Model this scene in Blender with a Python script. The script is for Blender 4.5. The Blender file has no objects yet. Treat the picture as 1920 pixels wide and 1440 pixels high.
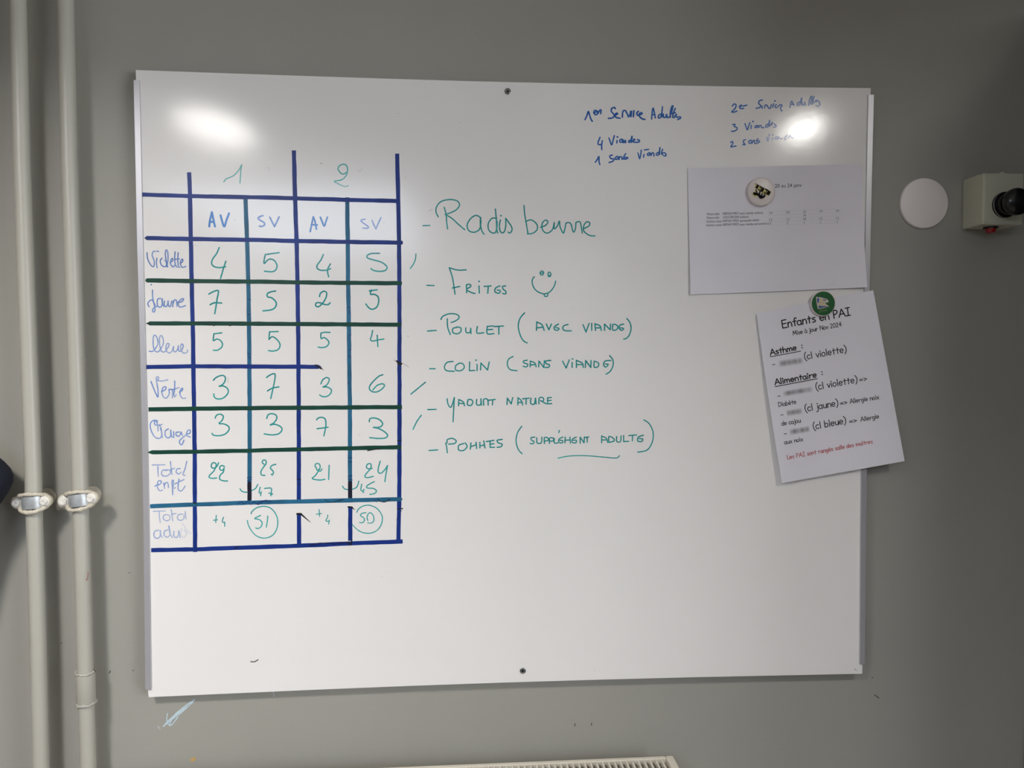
import bpy, bmesh, math, random
import numpy as np
from mathutils import Vector

random.seed(7)
S = bpy.context.scene
C = S.collection

# ---------------------------------------------------------------- camera
FPX = 1400.0
CAM = np.array([-0.09685, -1.26038, 1.60663])
YAW, PITCH, ROLL = 0.071587, -0.041102, -0.002066
cy_, sy_, cp_, sp_ = math.cos(YAW), math.sin(YAW), math.cos(PITCH), math.sin(PITCH)
FW = np.array([sy_*cp_, cy_*cp_, sp_]); R0 = np.array([cy_, -sy_, 0]); U0 = np.cross(R0, FW)
RT = math.cos(ROLL)*R0 + math.sin(ROLL)*U0
UP = -math.sin(ROLL)*R0 + math.cos(ROLL)*U0
cam_d = bpy.data.cameras.new('camera'); cam = bpy.data.objects.new('camera', cam_d); C.objects.link(cam)
cam_d.sensor_width = 36; cam_d.lens = FPX*36/1920; cam_d.clip_start = 0.02
from mathutils import Matrix
M = Matrix(((RT[0], UP[0], -FW[0], CAM[0]), (RT[1], UP[1], -FW[1], CAM[1]), (RT[2], UP[2], -FW[2], CAM[2]), (0, 0, 0, 1)))
cam.matrix_world = M
S.camera = cam

# ---------------------------------------------------------------- world and exposure
S.view_settings.view_transform = 'Standard'; S.view_settings.look = 'None'
S.view_settings.exposure = 0.0; S.view_settings.gamma = 1.0; S.view_settings.use_curve_mapping = False
W = bpy.data.worlds.new('world'); S.world = W; W.use_nodes = True
W.node_tree.nodes['Background'].inputs[0].default_value = (0.90, 0.95, 1.0, 1)
W.node_tree.nodes['Background'].inputs[1].default_value = 9.6  # bright sky, meant to enter through the added window as soft fill

CEIL = 2.40
# ceiling downlights: x, y, radius, power, tilt towards the wall, tilt to the left (degrees)
LAMPS = [(-0.855, -1.215, 0.120, 16.3, 10, 8),
         (1.06, -1.235, 0.055, 4.7, 15, 0),
         (0.94, -4.85, 0.11, .30, 35, 0),
         (1.53, -2.90, 0.06, .10, 35, 0),
         (-0.44, -5.35, 0.10, .14, 35, 0)]
SPREAD = (140, 136, 180)
FILL = 0.5
PANEL = 7.0

def srgb(r, g, b):
    f = lambda c: (c/255/12.92) if c/255 <= 0.04045 else ((c/255+0.055)/1.055)**2.4
    return (f(r), f(g), f(b))

# ---------------------------------------------------------------- helpers
def P(px, py, d=0.0):
    """point of the plane y = -d that the photograph shows at pixel (px, py)"""
    v = FW + RT*((px-960)/FPX) - UP*((py-720)/FPX)
    t = (-d-CAM[1])/v[1]
    return CAM + v*t

def mat(name, col, rough=0.5, metal=0.0, emit=None, bump=0.0, bscale=200.0, var=0.0, vscale=6.0, spec=0.5, alpha=None):
    m = bpy.data.materials.new(name); m.use_nodes = True
    nt = m.node_tree; b = nt.nodes['Principled BSDF']
    b.inputs['Base Color'].default_value = (*col, 1); b.inputs['Roughness'].default_value = rough
    b.inputs['Metallic'].default_value = metal; b.inputs['Specular IOR Level'].default_value = spec
    if emit:
        b.inputs['Emission Color'].default_value = (*emit[0], 1); b.inputs['Emission Strength'].default_value = emit[1]
    tc = nt.nodes.new('ShaderNodeTexCoord')
    if var:
        n = nt.nodes.new('ShaderNodeTexNoise'); n.inputs['Scale'].default_value = vscale; n.inputs['Detail'].default_value = 5
        nt.links.new(tc.outputs['Object'], n.inputs['Vector'])
        mr = nt.nodes.new('ShaderNodeMapRange'); mr.inputs['From Min'].default_value = 0.3; mr.inputs['From Max'].default_value = 0.7
        mr.inputs['To Min'].default_value = 1-var; mr.inputs['To Max'].default_value = 1+var
        nt.links.new(n.outputs['Fac'], mr.inputs['Value'])
        mx = nt.nodes.new('ShaderNodeMix'); mx.data_type = 'RGBA'; mx.blend_type = 'MULTIPLY'; mx.inputs['Factor'].default_value = 1
        mx.inputs['A'].default_value = (*col, 1)
        nt.links.new(mr.outputs['Result'], mx.inputs['B']); nt.links.new(mx.outputs['Result'], b.inputs['Base Color'])
    if bump:
        n2 = nt.nodes.new('ShaderNodeTexNoise'); n2.inputs['Scale'].default_value = bscale; n2.inputs['Detail'].default_value = 3
        nt.links.new(tc.outputs['Object'], n2.inputs['Vector'])
        bp = nt.nodes.new('ShaderNodeBump'); bp.inputs['Strength'].default_value = bump; bp.inputs['Distance'].default_value = 0.001
        nt.links.new(n2.outputs['Fac'], bp.inputs['Height']); nt.links.new(bp.outputs['Normal'], b.inputs['Normal'])
    return m

BOARD = srgb(244, 241, 238)
def ink(name, dark, rough=0.16, base=BOARD, nscale=250.0, wear=0.3, mid=None):
    """marker ink: the mesh attribute 'ink' says how much pigment lies on the white surface"""
    m = bpy.data.materials.new(name); m.use_nodes = True
    nt = m.node_tree; b = nt.nodes['Principled BSDF']; b.inputs['Roughness'].default_value = rough
    a = nt.nodes.new('ShaderNodeAttribute'); a.attribute_name = 'ink'
    tc = nt.nodes.new('ShaderNodeTexCoord')
    n = nt.nodes.new('ShaderNodeTexNoise'); n.inputs['Scale'].default_value = nscale; n.inputs['Detail'].default_value = 4
    nt.links.new(tc.outputs['Object'], n.inputs['Vector'])
    mr = nt.nodes.new('ShaderNodeMapRange'); mr.inputs['From Min'].default_value = 0.3; mr.inputs['From Max'].default_value = 0.7
    mr.inputs['To Min'].default_value = 1-wear; mr.inputs['To Max'].default_value = 1.0
    nt.links.new(n.outputs['Fac'], mr.inputs['Value'])
    mu = nt.nodes.new('ShaderNodeMath'); mu.operation = 'MULTIPLY'
    nt.links.new(a.outputs['Fac'], mu.inputs[0]); nt.links.new(mr.outputs['Result'], mu.inputs[1])
    cr = nt.nodes.new('ShaderNodeValToRGB'); e = cr.color_ramp.elements
    e[0].position = 0; e[0].color = (*base, 1); e[1].position = 1; e[1].color = (*dark, 1)
    if mid: q = e.new(0.45); q.color = (*mid, 1)
    nt.links.new(mu.outputs[0], cr.inputs['Fac']); nt.links.new(cr.outputs['Color'], b.inputs['Base Color'])
    return m

class MB:
    def __init__(s): s.v = []; s.f = []; s.k = []; s.smooth = False
    def add(s, vs, fs, k=None):
        o = len(s.v); s.v += [tuple(map(float, p)) for p in vs]; s.f += [tuple(i+o for i in f) for f in fs]
        s.k += (k if k is not None else [1.0]*len(vs)); return s
    def box(s, a, b):
        x0, y0, z0 = a; x1, y1, z1 = b
        vs = [(x0,y0,z0),(x1,y0,z0),(x1,y1,z0),(x0,y1,z0),(x0,y0,z1),(x1,y0,z1),(x1,y1,z1),(x0,y1,z1)]
        return s.add(vs, [(0,3,2,1),(4,5,6,7),(0,1,5,4),(1,2,6,5),(2,3,7,6),(3,0,4,7)])
    def hexa(s, front, back):
        """front quad and back quad, both in the same order"""
        return s.add(list(front)+list(back), [(0,1,2,3),(7,6,5,4),(0,4,5,1),(1,5,6,2),(2,6,7,3),(3,7,4,0)])
    def slab(s, pts, d0, d1):
        """polygon of pixels pulled from depth d0 (front) back to depth d1"""
        n = len(pts); fr = [P(x, y, d0) for x, y in pts]; bk = [(p[0], -d1, p[2]) for p in fr]
        fs = [tuple(range(n)), tuple(range(2*n-1, n-1, -1))] + [(i, i+n, (i+1) % n+n, (i+1) % n) for i in range(n)]
        return s.add(fr+bk, fs)
    def lathe(s, prof, c, ax=(0, -1, 0), n=40, cap0=True, cap1=True):
        """profile (radius, height) about axis ax from c"""
        ax = Vector(ax).normalized(); t = Vector((0, 0, 1)) if abs(ax.z) < 0.9 else Vector((1, 0, 0))
        u = ax.cross(t).normalized(); w = ax.cross(u); c = Vector([float(q) for q in c]); vs = []
        for r, h in prof:
            for i in range(n):
                a = 2*math.pi*i/n; vs.append(c+ax*h+u*(r*math.cos(a))+w*(r*math.sin(a)))
        fs = [(j*n+i, j*n+(i+1) % n, (j+1)*n+(i+1) % n, (j+1)*n+i) for j in range(len(prof)-1) for i in range(n)]
        if cap0: fs.append(tuple(range(n-1, -1, -1)))
        if cap1: fs.append(tuple((len(prof)-1)*n+i for i in range(n)))
        return s.add(vs, fs)
    def tube(s, pts, rad, n=16, caps=True, flat=1.0):
        pts = [Vector([float(q) for q in p]) for p in pts]
        if not hasattr(rad, '__len__'): rad = [rad]*len(pts)
        vs = []; u = None
        for i, p in enumerate(pts):
            t = (pts[min(i+1, len(pts)-1)]-pts[max(i-1, 0)]).normalized()
            if u is None:
                u = t.orthogonal().normalized()
            u = (u-t*u.dot(t)).normalized(); w = t.cross(u)
            for k in range(n):
                a = 2*math.pi*k/n; vs.append(p+(u*math.cos(a)+w*math.sin(a)*flat)*rad[i])
        fs = [(j*n+i, j*n+(i+1) % n, (j+1)*n+(i+1) % n, (j+1)*n+i) for j in range(len(pts)-1) for i in range(n)]
        if caps: fs += [tuple(range(n-1, -1, -1)), tuple((len(pts)-1)*n+i for i in range(n))]
        return s.add(vs, fs)
    def build(s, name, m, parent=None, smooth=None, bevel=0.0):
        me = bpy.data.meshes.new(name); me.from_pydata(s.v, [], s.f); me.materials.append(m)
        at = me.attributes.new('ink', 'FLOAT', 'POINT'); at.data.foreach_set('value', s.k)
        bm = bmesh.new(); bm.from_mesh(me); bmesh.ops.recalc_face_normals(bm, faces=bm.faces); bm.to_mesh(me); bm.free()
        if smooth is not None:
            me.shade_smooth() if smooth >= 180 else None
            if smooth < 180:
                me.shade_smooth(); me.set_sharp_from_angle(angle=math.radians(smooth))
        o = bpy.data.objects.new(name, me); C.objects.link(o)
        if parent is not None: o.parent = parent; o.matrix_parent_inverse = parent.matrix_basis.inverted()
        if bevel:
            bv = o.modifiers.new('bevel', 'BEVEL'); bv.width = bevel; bv.segments = 2; bv.limit_method = 'ANGLE'
        return o

def tag(o, label, cat, group=None):
    o['label'] = label; o['category'] = cat
    if group: o['group'] = group
    return o
def thing(name, loc, label, cat, group=None):
    o = bpy.data.objects.new(name, None); C.objects.link(o); o.location = [float(q) for q in loc]; o.empty_display_size = 0.05
    return tag(o, label, cat, group)
def struct(o): o['kind'] = 'structure'; return o

def smooth_path(pts, step=1.6):
    if len(pts) < 3: return pts
    out = []
    q = [pts[0]]+list(pts)+[pts[-1]]
    for i in range(1, len(q)-2):
        p0, p1, p2, p3 = [np.array(a, float) for a in q[i-1:i+3]]
        n = max(2, int(np.hypot(*(p2-p1))/step))
        for k in range(n):
            t = k/n
            out.append(tuple(0.5*((2*p1)+(-p0+p2)*t+(2*p0-5*p1+4*p2-p3)*t*t+(-p0+3*p1-3*p2+p3)*t**3)))
    out.append(tuple(pts[-1])); return out

def ribbon(mb, pts, w, dfun, k0=1.0, k1=0.7, curved=True, taper=False):
    """a flat pen stroke of width w pixels along pts, laid on the surface of depth dfun"""
    if len(pts) == 1: pts = [(pts[0][0]-0.4, pts[0][1]), (pts[0][0]+0.4, pts[0][1])]
    pp = [np.array(p, float) for p in (smooth_path(pts) if curved else pts)]
    L = []
    for i, p in enumerate(pp):
        t = pp[min(i+1, len(pp)-1)]-pp[max(i-1, 0)]; t = t/(np.hypot(*t)+1e-9); L.append((p, t))
    vs = []; fs = []; ks = []; n = len(L)
    def put(x, y, k, f): vs.append(P(x, y, dfun(x, y)+f*2.6e-5)); ks.append(k); return len(vs)-1
    rows = []
    for i, (p, t) in enumerate(L):
        f = i/max(1, n-1); k = k0+(k1-k0)*f; h = w/2*(1-0.75*f if taper else 1); nn = np.array([-t[1], t[0]])*h
        rows.append((put(*(p+nn), k, f), put(*(p-nn), k, f)))
    for a, b in zip(rows, rows[1:]): fs.append((a[0], a[1], b[1], b[0]))
    for (p, t), row, sg, k in ((L[0], rows[0], -1, k0), (L[-1], rows[-1], 1, k1)):
        h = w/2*(0.25 if taper and sg > 0 else 1); ids = [row[0]]
        base = math.atan2(t[0], -t[1])
        for a in (45, 90, 135):
            ang = math.radians(a); nn = np.array([-t[1], t[0]])
            q = p+nn*h*math.cos(ang)+t*sg*h*math.sin(ang); ids.append(put(*q, k, 0 if sg < 0 else 1))
        ids.append(row[1]); fs.append(tuple(ids))
    mb.add(vs, fs, ks)

def parse(st): return [tuple(float(a) for a in q.split(',')) for q in st.split()]

_font_cache = {}
def font_mesh(text):
    if text in _font_cache: return _font_cache[text]
    cu = bpy.data.curves.new('tmp', 'FONT'); cu.body = text; cu.size = 1; cu.resolution_u = 3
    o = bpy.data.objects.new('tmp', cu); C.objects.link(o); bpy.context.view_layer.update()
    me = bpy.data.meshes.new_from_object(o.evaluated_get(bpy.context.evaluated_depsgraph_get()))
    v = [(q.co.x, q.co.y) for q in me.vertices]; f = [tuple(q.vertices) for q in me.polygons]
    bpy.data.objects.remove(o); bpy.data.curves.remove(cu); bpy.data.meshes.remove(me)
    _font_cache[text] = (v, f); return v, f
def printed(mb, text, p0, p1, cap, dfun, k=1.0, lean=0.0):
    v, f = font_mesh(text); xs = [a for a, _ in v]; x0, x1 = min(xs), max(xs)
    u = np.array(p1, float)-np.array(p0, float); L = np.hypot(*u); u = u/L; w = np.array([u[1], -u[0]])+u*lean
    out = []
    for x, y in v:
        q = np.array(p0)+u*((x-x0)/(x1-x0)*L)+w*(y/0.70*cap); out.append(P(q[0], q[1], dfun(*q)))
    mb.add(out, f, [min(1, k*1.1)]*len(out))

# ---------------------------------------------------------------- materials
m_wall = mat('wall_paint', srgb(163, 161, 152), 0.42, bump=0.15, bscale=420, var=0.03, vscale=3, spec=0.35)
m_ceil = mat('ceiling_paint', srgb(205, 200, 192), 0.8)
m_floor = mat('floor_tile', srgb(120, 112, 104), 0.4, var=0.08, vscale=2)
m_side = mat('side_wall_paint', srgb(160, 150, 142), 0.7)
m_board = mat('whiteboard_enamel', BOARD, 0.135, bump=0.06, bscale=60, var=0.012, vscale=5)
m_rail = mat('rail_aluminium', srgb(205, 204, 208), 0.35, metal=0.55, bump=0.05, bscale=300)
m_edge = mat('panel_edge', srgb(60, 58, 56), 0.6)
m_blue = mat('blue_tape', srgb(24, 52, 130), 0.36, spec=.3, var=0.18, vscale=28, bump=0.1, bscale=300)
m_green = mat('green_tape', srgb(16, 68, 54), 0.42, spec=.3, var=0.18, vscale=28, bump=0.1, bscale=300)
m_teal = mat('teal_tape', srgb(42, 104, 138), 0.38, spec=.3, var=0.22, vscale=22, bump=0.1, bscale=300)
m_darktape = mat('ink_soaked_tape', srgb(24, 26, 48), 0.35, var=0.3, vscale=60)
m_bink = mat('black_ink', srgb(22, 20, 24), 0.3)
i_teal = ink('teal_marker', srgb(0, 126, 126), mid=srgb(70, 180, 174))
i_blue = ink('blue_marker', srgb(0, 74, 164), mid=srgb(60, 138, 210))
i_fblue = ink('navy_marker', srgb(24, 58, 140), mid=srgb(122, 154, 212))
i_grey = ink('grey_smudge', srgb(70, 66, 66))
PAPER = srgb(236, 233, 240)
m_paper = mat('office_paper', PAPER, 0.75, var=0.015, vscale=14, spec=0.2)
i_print = ink('toner', srgb(25, 24, 28), 0.7, base=PAPER, wear=0.0)
i_red = ink('red_toner', srgb(186, 60, 66), 0.7, base=PAPER, wear=0.15)
m_steel = mat('screw_steel', srgb(140, 142, 142), 0.35, metal=0.9)
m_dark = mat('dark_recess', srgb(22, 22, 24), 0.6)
m_pipe = mat('pipe_paint', srgb(180, 177, 166), 0.38, bump=0.12, bscale=90, var=0.02)
m_zinc = mat('clamp_zinc', srgb(190, 194, 196), 0.42, metal=0.55, var=0.15, vscale=90, bump=0.3, bscale=200)
m_cream = mat('clamp_old_paint', srgb(206, 198, 180), 0.55, var=0.12, vscale=120, bump=0.5, bscale=300)
m_flake = mat('screw_paint', srgb(232, 228, 220), 0.45, var=0.1, vscale=200, bump=0.5, bscale=400)
m_disc = mat('white_plastic', srgb(243, 236, 232), 0.5, var=0.02, vscale=20)
m_box = mat('switch_box_plastic', srgb(196, 196, 176), 0.5, var=0.04, vscale=30, bump=0.2, bscale=100)
m_black = mat('black_plastic', srgb(14, 14, 17), 0.22)
m_redp = mat('red_plastic', srgb(150, 20, 28), 0.35)
m_white = mat('magnet_plastic', srgb(226, 216, 210), 0.3)
m_greenp = mat('magnet_green', srgb(14, 92, 40), 0.4, var=0.12, vscale=150)
m_yel = mat('logo_yellow', srgb(208, 198, 120), 0.4)
m_lblack = mat('logo_black', srgb(14, 12, 12), 0.8, spec=.2)
m_lblue = mat('logo_blue', srgb(30, 84, 150), 0.4)
m_lpale = mat('logo_pale', srgb(206, 196, 192), 0.4)
m_lcream = mat('logo_cream', srgb(208, 194, 160), 0.4)
m_rad = mat('radiator_enamel', srgb(232, 224, 208), 0.35, bump=0.05, bscale=100)
m_radin = mat('radiator_inside', srgb(120, 112, 102), 0.6)
m_cloth = mat('navy_cloth', srgb(9, 15, 32), 0.85, var=0.2, vscale=40, bump=0.6, bscale=500)
m_chalk = mat('pale_blue_chalk', srgb(196, 216, 224), 0.8, var=0.1, vscale=200)
m_chalk2 = mat('faint_blue_chalk', srgb(186, 196, 196), 0.8, var=0.1, vscale=200)
m_orange = mat('orange_stain', srgb(196, 160, 100), 0.6, var=0.1, vscale=200)
m_redink = mat('red_ink', srgb(150, 40, 60), 0.5)
m_metalw = mat('lamp_trim', srgb(225, 225, 222), 0.4)

# ---------------------------------------------------------------- room shell
X0, X1, Y1 = -2.6, 2.6, -8.0
walls = [('wall_back', (X0, 0, 0), (X1, 0.1, CEIL), m_wall), ('wall_front', (X0, Y1-0.1, 0), (X1, Y1, CEIL), m_side),
         ('wall_left', (X0-0.1, Y1, 0), (X0, 0, CEIL), m_side),          ('floor', (X0, Y1, -0.1), (X1, 0, 0), m_floor), ('ceiling', (X0, Y1, CEIL), (X1, 0, CEIL+0.1), m_ceil)]
shell = {}
for n, a, b, m in walls: shell[n] = struct(MB().box(a, b).build(n, m))
wall = shell['wall_back']
WY0, WY1, WZ0, WZ1 = -3.8, -0.8, 0.85, 2.2  # unseen window opening, added for broad fill light from the right
struct(MB().box((X1, Y1, 0), (X1+0.1, WY0, CEIL)).box((X1, WY1, 0), (X1+0.1, 0, CEIL)).box((X1, WY0, 0), (X1+0.1, WY1, WZ0)).box((X1, WY0, WZ1), (X1+0.1, WY1, CEIL)).build('wall_right', m_side))
wf = MB()
for a_, b_ in ((WY0, WY0+.05), ((WY0+WY1)/2-.025, (WY0+WY1)/2+.025), (WY1-.05, WY1)): wf.box((X1+.02, a_, WZ0), (X1+.08, b_, WZ1))
wf.box((X1+.02, WY0, WZ0), (X1+.08, WY1, WZ0+.05)).box((X1+.02, WY0, WZ1-.05), (X1+.08, WY1, WZ1))
struct(wf.build('added_window_1', m_metalw))
pl_ = bpy.data.lights.new('added_window_portal', 'AREA'); pl_.shape = 'RECTANGLE'; pl_.size = WZ1-WZ0; pl_.size_y = WY1-WY0; pl_.cycles.is_portal = True  # samples the sky light through the added window
po = bpy.data.objects.new('added_window_portal', pl_); C.objects.link(po); po.location = (X1+.12, (WY0+WY1)/2, (WZ0+WZ1)/2); po.rotation_euler = (0, math.radians(90), 0)
struct(MB().box((X0, -0.012, 0), (X1, 0, 0.08)).build('baseboard_back', m_side))

# marks on the painted wall
dw = lambda x, y: 0.0004
mk = MB()
for q_, (st, w) in enumerate((("365,1312 350,1322 330,1338 318,1352 306,1362", 3.0), ("362,1316 340,1336 322,1350 318,1360", 2.6),
              ("314,1338 313,1352 320,1360 334,1344", 2.4), ("350,1326 322,1346 308,1360", 3.5))):
    ribbon(mk, parse(st), w*.8, lambda x, y, q_=q_: .0004+q_*.00012)
mk.build('chalk_mark', m_chalk, wall)
mk = MB(); ribbon(mk, parse("300,1366 296,1362"), 2, dw); ribbon(mk, parse("512,1296 514,1306"), 1.5, dw); mk.build('chalk_mark', m_chalk2, wall)
mk = MB(); ribbon(mk, parse("360,1425 364,1423"), 7, dw); mk.build('paint_stain', m_orange, wall)
mk = MB()
for st in ("205,1262 207,1258", "1078,1357 1078,1361", "1109,1356 1109,1360", "242,1074 243,1074", "249,1257 250,1257", "115,1206 116,1206", "1635,1270 1636,1271", "1640,1303 1648,1309"):
    ribbon(mk, parse(st), 1.6, dw, 1, 1)
mk.build('wall_speck', m_edge, wall)

# ---------------------------------------------------------------- ceiling lamps
for i, (x, y, r, pw, tx, ty) in enumerate(LAMPS):
    t = thing('ceiling_downlight', (x, y, CEIL), ['round tilted downlight shining on the left of the whiteboard', 'round downlight near the right end of the whiteboard wall',
              'round downlight deep in the room on the right', 'small round downlight by the right wall', 'round downlight deep in the room on the left'][i], 'ceiling light', 'round ceiling downlights')
    ax = Vector((-math.sin(math.radians(ty)), math.sin(math.radians(tx))*math.cos(math.radians(ty)), -math.cos(math.radians(tx))*math.cos(math.radians(ty))))
    hub = Vector((x, y, CEIL-r*0.55-0.012))
    MB().lathe([(r+0.012, -0.014), (r+0.016, 0), (r+0.010, 0.006), (r+0.002, 0.004), (r+0.001, -0.010)], hub, ax, 48, False, False).build('trim_ring', m_metalw, t, smooth=40)
    MB().lathe([(r+.008, -0.012), (r, -0.008)], hub, ax, 48).build('lamp_head', m_metalw, t, smooth=60)
    MB().lathe([(r*.5, 0), (r*.5, r*.55)], (x, y, CEIL), (0, 0, -1), 24).build('mounting_cup', m_metalw, t, smooth=60)
    ld = bpy.data.lights.new('bulb', 'AREA'); ld.shape = 'DISK'; ld.size = 2*r; ld.energy = pw; ld.spread = math.radians(SPREAD[min(i, 2)]); ld.color = (1.0, 0.965, 0.92)
    lo = bpy.data.objects.new('bulb', ld); C.objects.link(lo); lo.parent = t; lo.location = hub-Vector((x, y, CEIL)); lo.rotation_mode = 'QUATERNION'
    lo.rotation_quaternion = ax.to_track_quat('-Z', 'Y')
# cool rectangular light panel further back
t = thing('ceiling_panel_light', (-0.95, -3.4, CEIL), 'large dim cool white rectangular ceiling light panel', 'ceiling light')
mp = mat('panel_diffuser', (0.85, 0.87, 0.9), 0.5, emit=((0.72, 0.82, 1.0), PANEL))
MB().box((-1.55, -4.6, CEIL-0.012), (-0.35, -2.35, CEIL-0.004)).build('diffuser', mp, t)
f = MB()
f.box((-1.58, -4.63, CEIL-0.016), (-1.55, -2.32, CEIL)).box((-0.35, -4.63, CEIL-0.016), (-0.32, -2.32, CEIL)).box((-1.55, -4.63, CEIL-0.016), (-0.35, -4.6, CEIL)).box((-1.55, -2.35, CEIL-0.016), (-0.35, -2.32, CEIL))
f.build('frame', m_metalw, t)
al = bpy.data.lights.new('room_light', 'AREA'); al.shape = 'RECTANGLE'; al.size = 1.1; al.size_y = 2.1; al.energy = FILL; al.color = (0.86, 0.92, 1.0)
ao = bpy.data.objects.new('panel_lamp', al); C.objects.link(ao); ao.parent = t; ao.location = (0, 0, -0.03)

# unseen tall cabinet, added to darken the right end of the wall
t = thing('shade_cabinet', (1.26, -0.37, 0), 'unseen tall dark grey cabinet added right of the switch box to shade the wall', 'cabinet')
m_cab = mat('cabinet_steel', srgb(34, 34, 37), 0.5)
CD, CT, CX = 0.77, 2.20, 0.922
MB().box((CX, -CD, 0.06), (1.56, -0.004, CT)).build('body', m_cab, t, bevel=0.004)
for xa, xb in ((CX+.005, 1.262), (1.268, 1.555)):
    d_ = MB().box((xa, -CD-.02, 0.08), (xb, -CD-.001, CT-.02)).build('door', m_cab, t, bevel=0.003)
    hx = xb-0.04 if xa < 1 else xa+0.04
    MB().tube([(hx, -CD-.02, 1.0), (hx, -CD-.05, 1.0), (hx, -CD-.05, 1.15), (hx, -CD-.02, 1.15)], 0.005, 8).build('handle', m_steel, d_, smooth=60)
MB().box((1.0, -CD+.03, 0), (1.53, -0.05, 0.06)).build('plinth', m_dark, t)

# ---------------------------------------------------------------- whiteboard
BD = 0.018
wb = thing('whiteboard', (0, 0, 1.05), 'large white magnetic whiteboard with taped grid and marker writing on grey wall', 'whiteboard')
top = [(254.5, 131.2), (400, 136.5), (560, 142), (720, 147.3), (880, 152.2), (1080, 156.8), (1340, 161.6), (1500, 163.8), (1632.6, 165.2)]
right = [(1632.2, 178), (1625, 400), (1618, 700), (1614, 950), (1611.6, 1246), (1617, 1246), (1616.6, 1263.2)]
bot = [(1500, 1265.7), (1300, 1269.8), (1120, 1274.5), (945, 1279.8), (780, 1285.6), (600, 1292.8), (440, 1300), (279.0, 1307.2)]
left = [(277, 1293.5), (284, 1293.3), (281.5, 1110), (279.5, 980), (276.8, 810), (272.8, 640), (268.4, 470), (264, 260), (261.5, 152), (255, 150)]
MB().slab(top+right+bot+left, BD, 0.004).build('board_panel', m_board, wb)
MB().slab([(300, 160), (1600, 190), (1585, 1235), (315, 1275)], 0.0039, 0.0003).build('mounting_back', m_edge, wb)
def rail(pL, pR, front):
    """vertical channel rail; pL/pR outer and inner pixel edges down the board"""
    mb = MB(); n = len(pL); vs = []
    for (xl, y), (xr, _) in zip(pL, pR):
        a, b = P(xl, y, front), P(xr, y, front)
        vs += [(a[0], -0.003, a[2]), (a[0], -front+0.0015, a[2]), (a[0]+0.0012*np.sign(b[0]-a[0]), -front, a[2]), (b[0], -front, b[2]), (b[0], -0.003, b[2])]
    fs = [(j*5+i, j*5+(i+1) % 5, (j+1)*5+(i+1) % 5, (j+1)*5+i) for j in range(n-1) for i in range(5)]
    fs += [(4, 3, 2, 1, 0), tuple((n-1)*5+i for i in range(5))]
    return mb.add(vs, fs)
ys = [150, 260, 470, 640, 810, 980, 1110, 1293]
rail(list(zip([249, 251.5, 256, 261, 264.6, 267.6, 269, 271.2], ys)), list(zip([261, 263.6, 268, 272.3, 276.3, 279.1, 281.1, 283.4], ys)), BD+0.003).build('side_rail', m_rail, wb)
ys = [177.5, 270, 400, 555, 750, 925, 1245.5]
rail(list(zip([1640, 1637.6, 1634.6, 1631.3, 1628, 1626, 1622.6], ys)), list(zip([1628.6, 1626.6, 1624, 1620.6, 1617.2, 1615, 1612.3], ys)), BD+0.003).build('side_rail', m_rail, wb)
# screws
for px, py in ((952, 171.5), (980.3, 1257.5)):
    c = P(px, py, BD)
    sc = MB().lathe([(0.0052, -0.0003), (0.0052, 0.0008), (0.0042, 0.0013), (0.0036, 0.0009), (0.0004, 0.0009)], c, n=24).build('screw', m_steel, wb, smooth=30)
    x = MB(); a = 0.25
    for th in (a, a+math.pi/2):
        u = np.array([math.cos(th), 0, math.sin(th)])*0.0024; v = np.array([-math.sin(th), 0, math.cos(th)])*0.0008; b = c+np.array([0, -0.0011, 0])
        x.add([b+u+v, b-u+v, b-u-v, b+u-v], [(0, 1, 2, 3)])
    x.build('cross_slot', m_dark, sc)

# tape strips: centre line pixels, width, height above the panel
def tape(st, w, m, label, lift, tip0=0, tip1=0):
    pts = parse(st); mb = MB(); d = BD+lift
    P2 = [np.array(p) for p in pts]; up = []; dn = []
    rng = random.Random(st)
    fine = []
    for a, b in zip(P2, P2[1:]):
        n = max(1, int(np.hypot(*(b-a))/14))
        fine += [a+(b-a)*k/n for k in range(n)]
    fine.append(P2[-1])
    for i, p in enumerate(fine):
        t = fine[min(i+1, len(fine)-1)]-fine[max(i-1, 0)]; t = t/np.hypot(*t); nn = np.array([-t[1], t[0]])
        inner = 0 < i < len(fine)-1
        j1 = rng.uniform(-.3, .3) if inner else 0; j2 = rng.uniform(-.3, .3) if inner else 0
        up.append(p-nn*(w/2+j1)); dn.append(p+nn*(w/2+j2))
    if tip0: a = up[0]*0.5+dn[0]*0.5; t = fine[0]-fine[1]; t = t/np.hypot(*t); tips0 = [a+t*tip0]
    else: tips0 = []
    if tip1: a = up[-1]*0.5+dn[-1]*0.5; t = fine[-1]-fine[-2]; t = t/np.hypot(*t); tips1 = [a+t*tip1]
    else: tips1 = []
    n = len(up); ring = up+dn+tips0+tips1
    for dd in (d, ):
        vs = [P(q[0], q[1], d) for q in ring]; bk = [(v[0], -(BD+0.00002), v[2]) for v in vs]
        fs = [(i, i+1, n+i+1, n+i) for i in range(n-1)]
        if tips0: fs.append((0, n, 2*n))
        if tips1: fs.append((n-1, 2*n+len(tips0), 2*n-1))
        N = len(ring)
        out = list(range(n))+([2*n+len(tips0)] if tips1 else [])+list(range(2*n-1, n-1, -1))+([2*n] if tips0 else [])
        fs += [(a, b, b+N, a+N) for a, b in zip(out, out[1:]+out[:1])]
        mb.add(vs+bk, fs)
    o = mb.build('tape_strip', m, wb)
    if label: o['label'] = label
    return o
V1, V2, H1, H2 = 0.00016, 0.00022, 0.0003, 0.0004
tape("354.5,323 356,360 357.8,450 359.3,523 362,640 362.6,690 365,843 365.3,940 365.8,1035", 8, m_blue, 'blue tape strip', V1)
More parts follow.
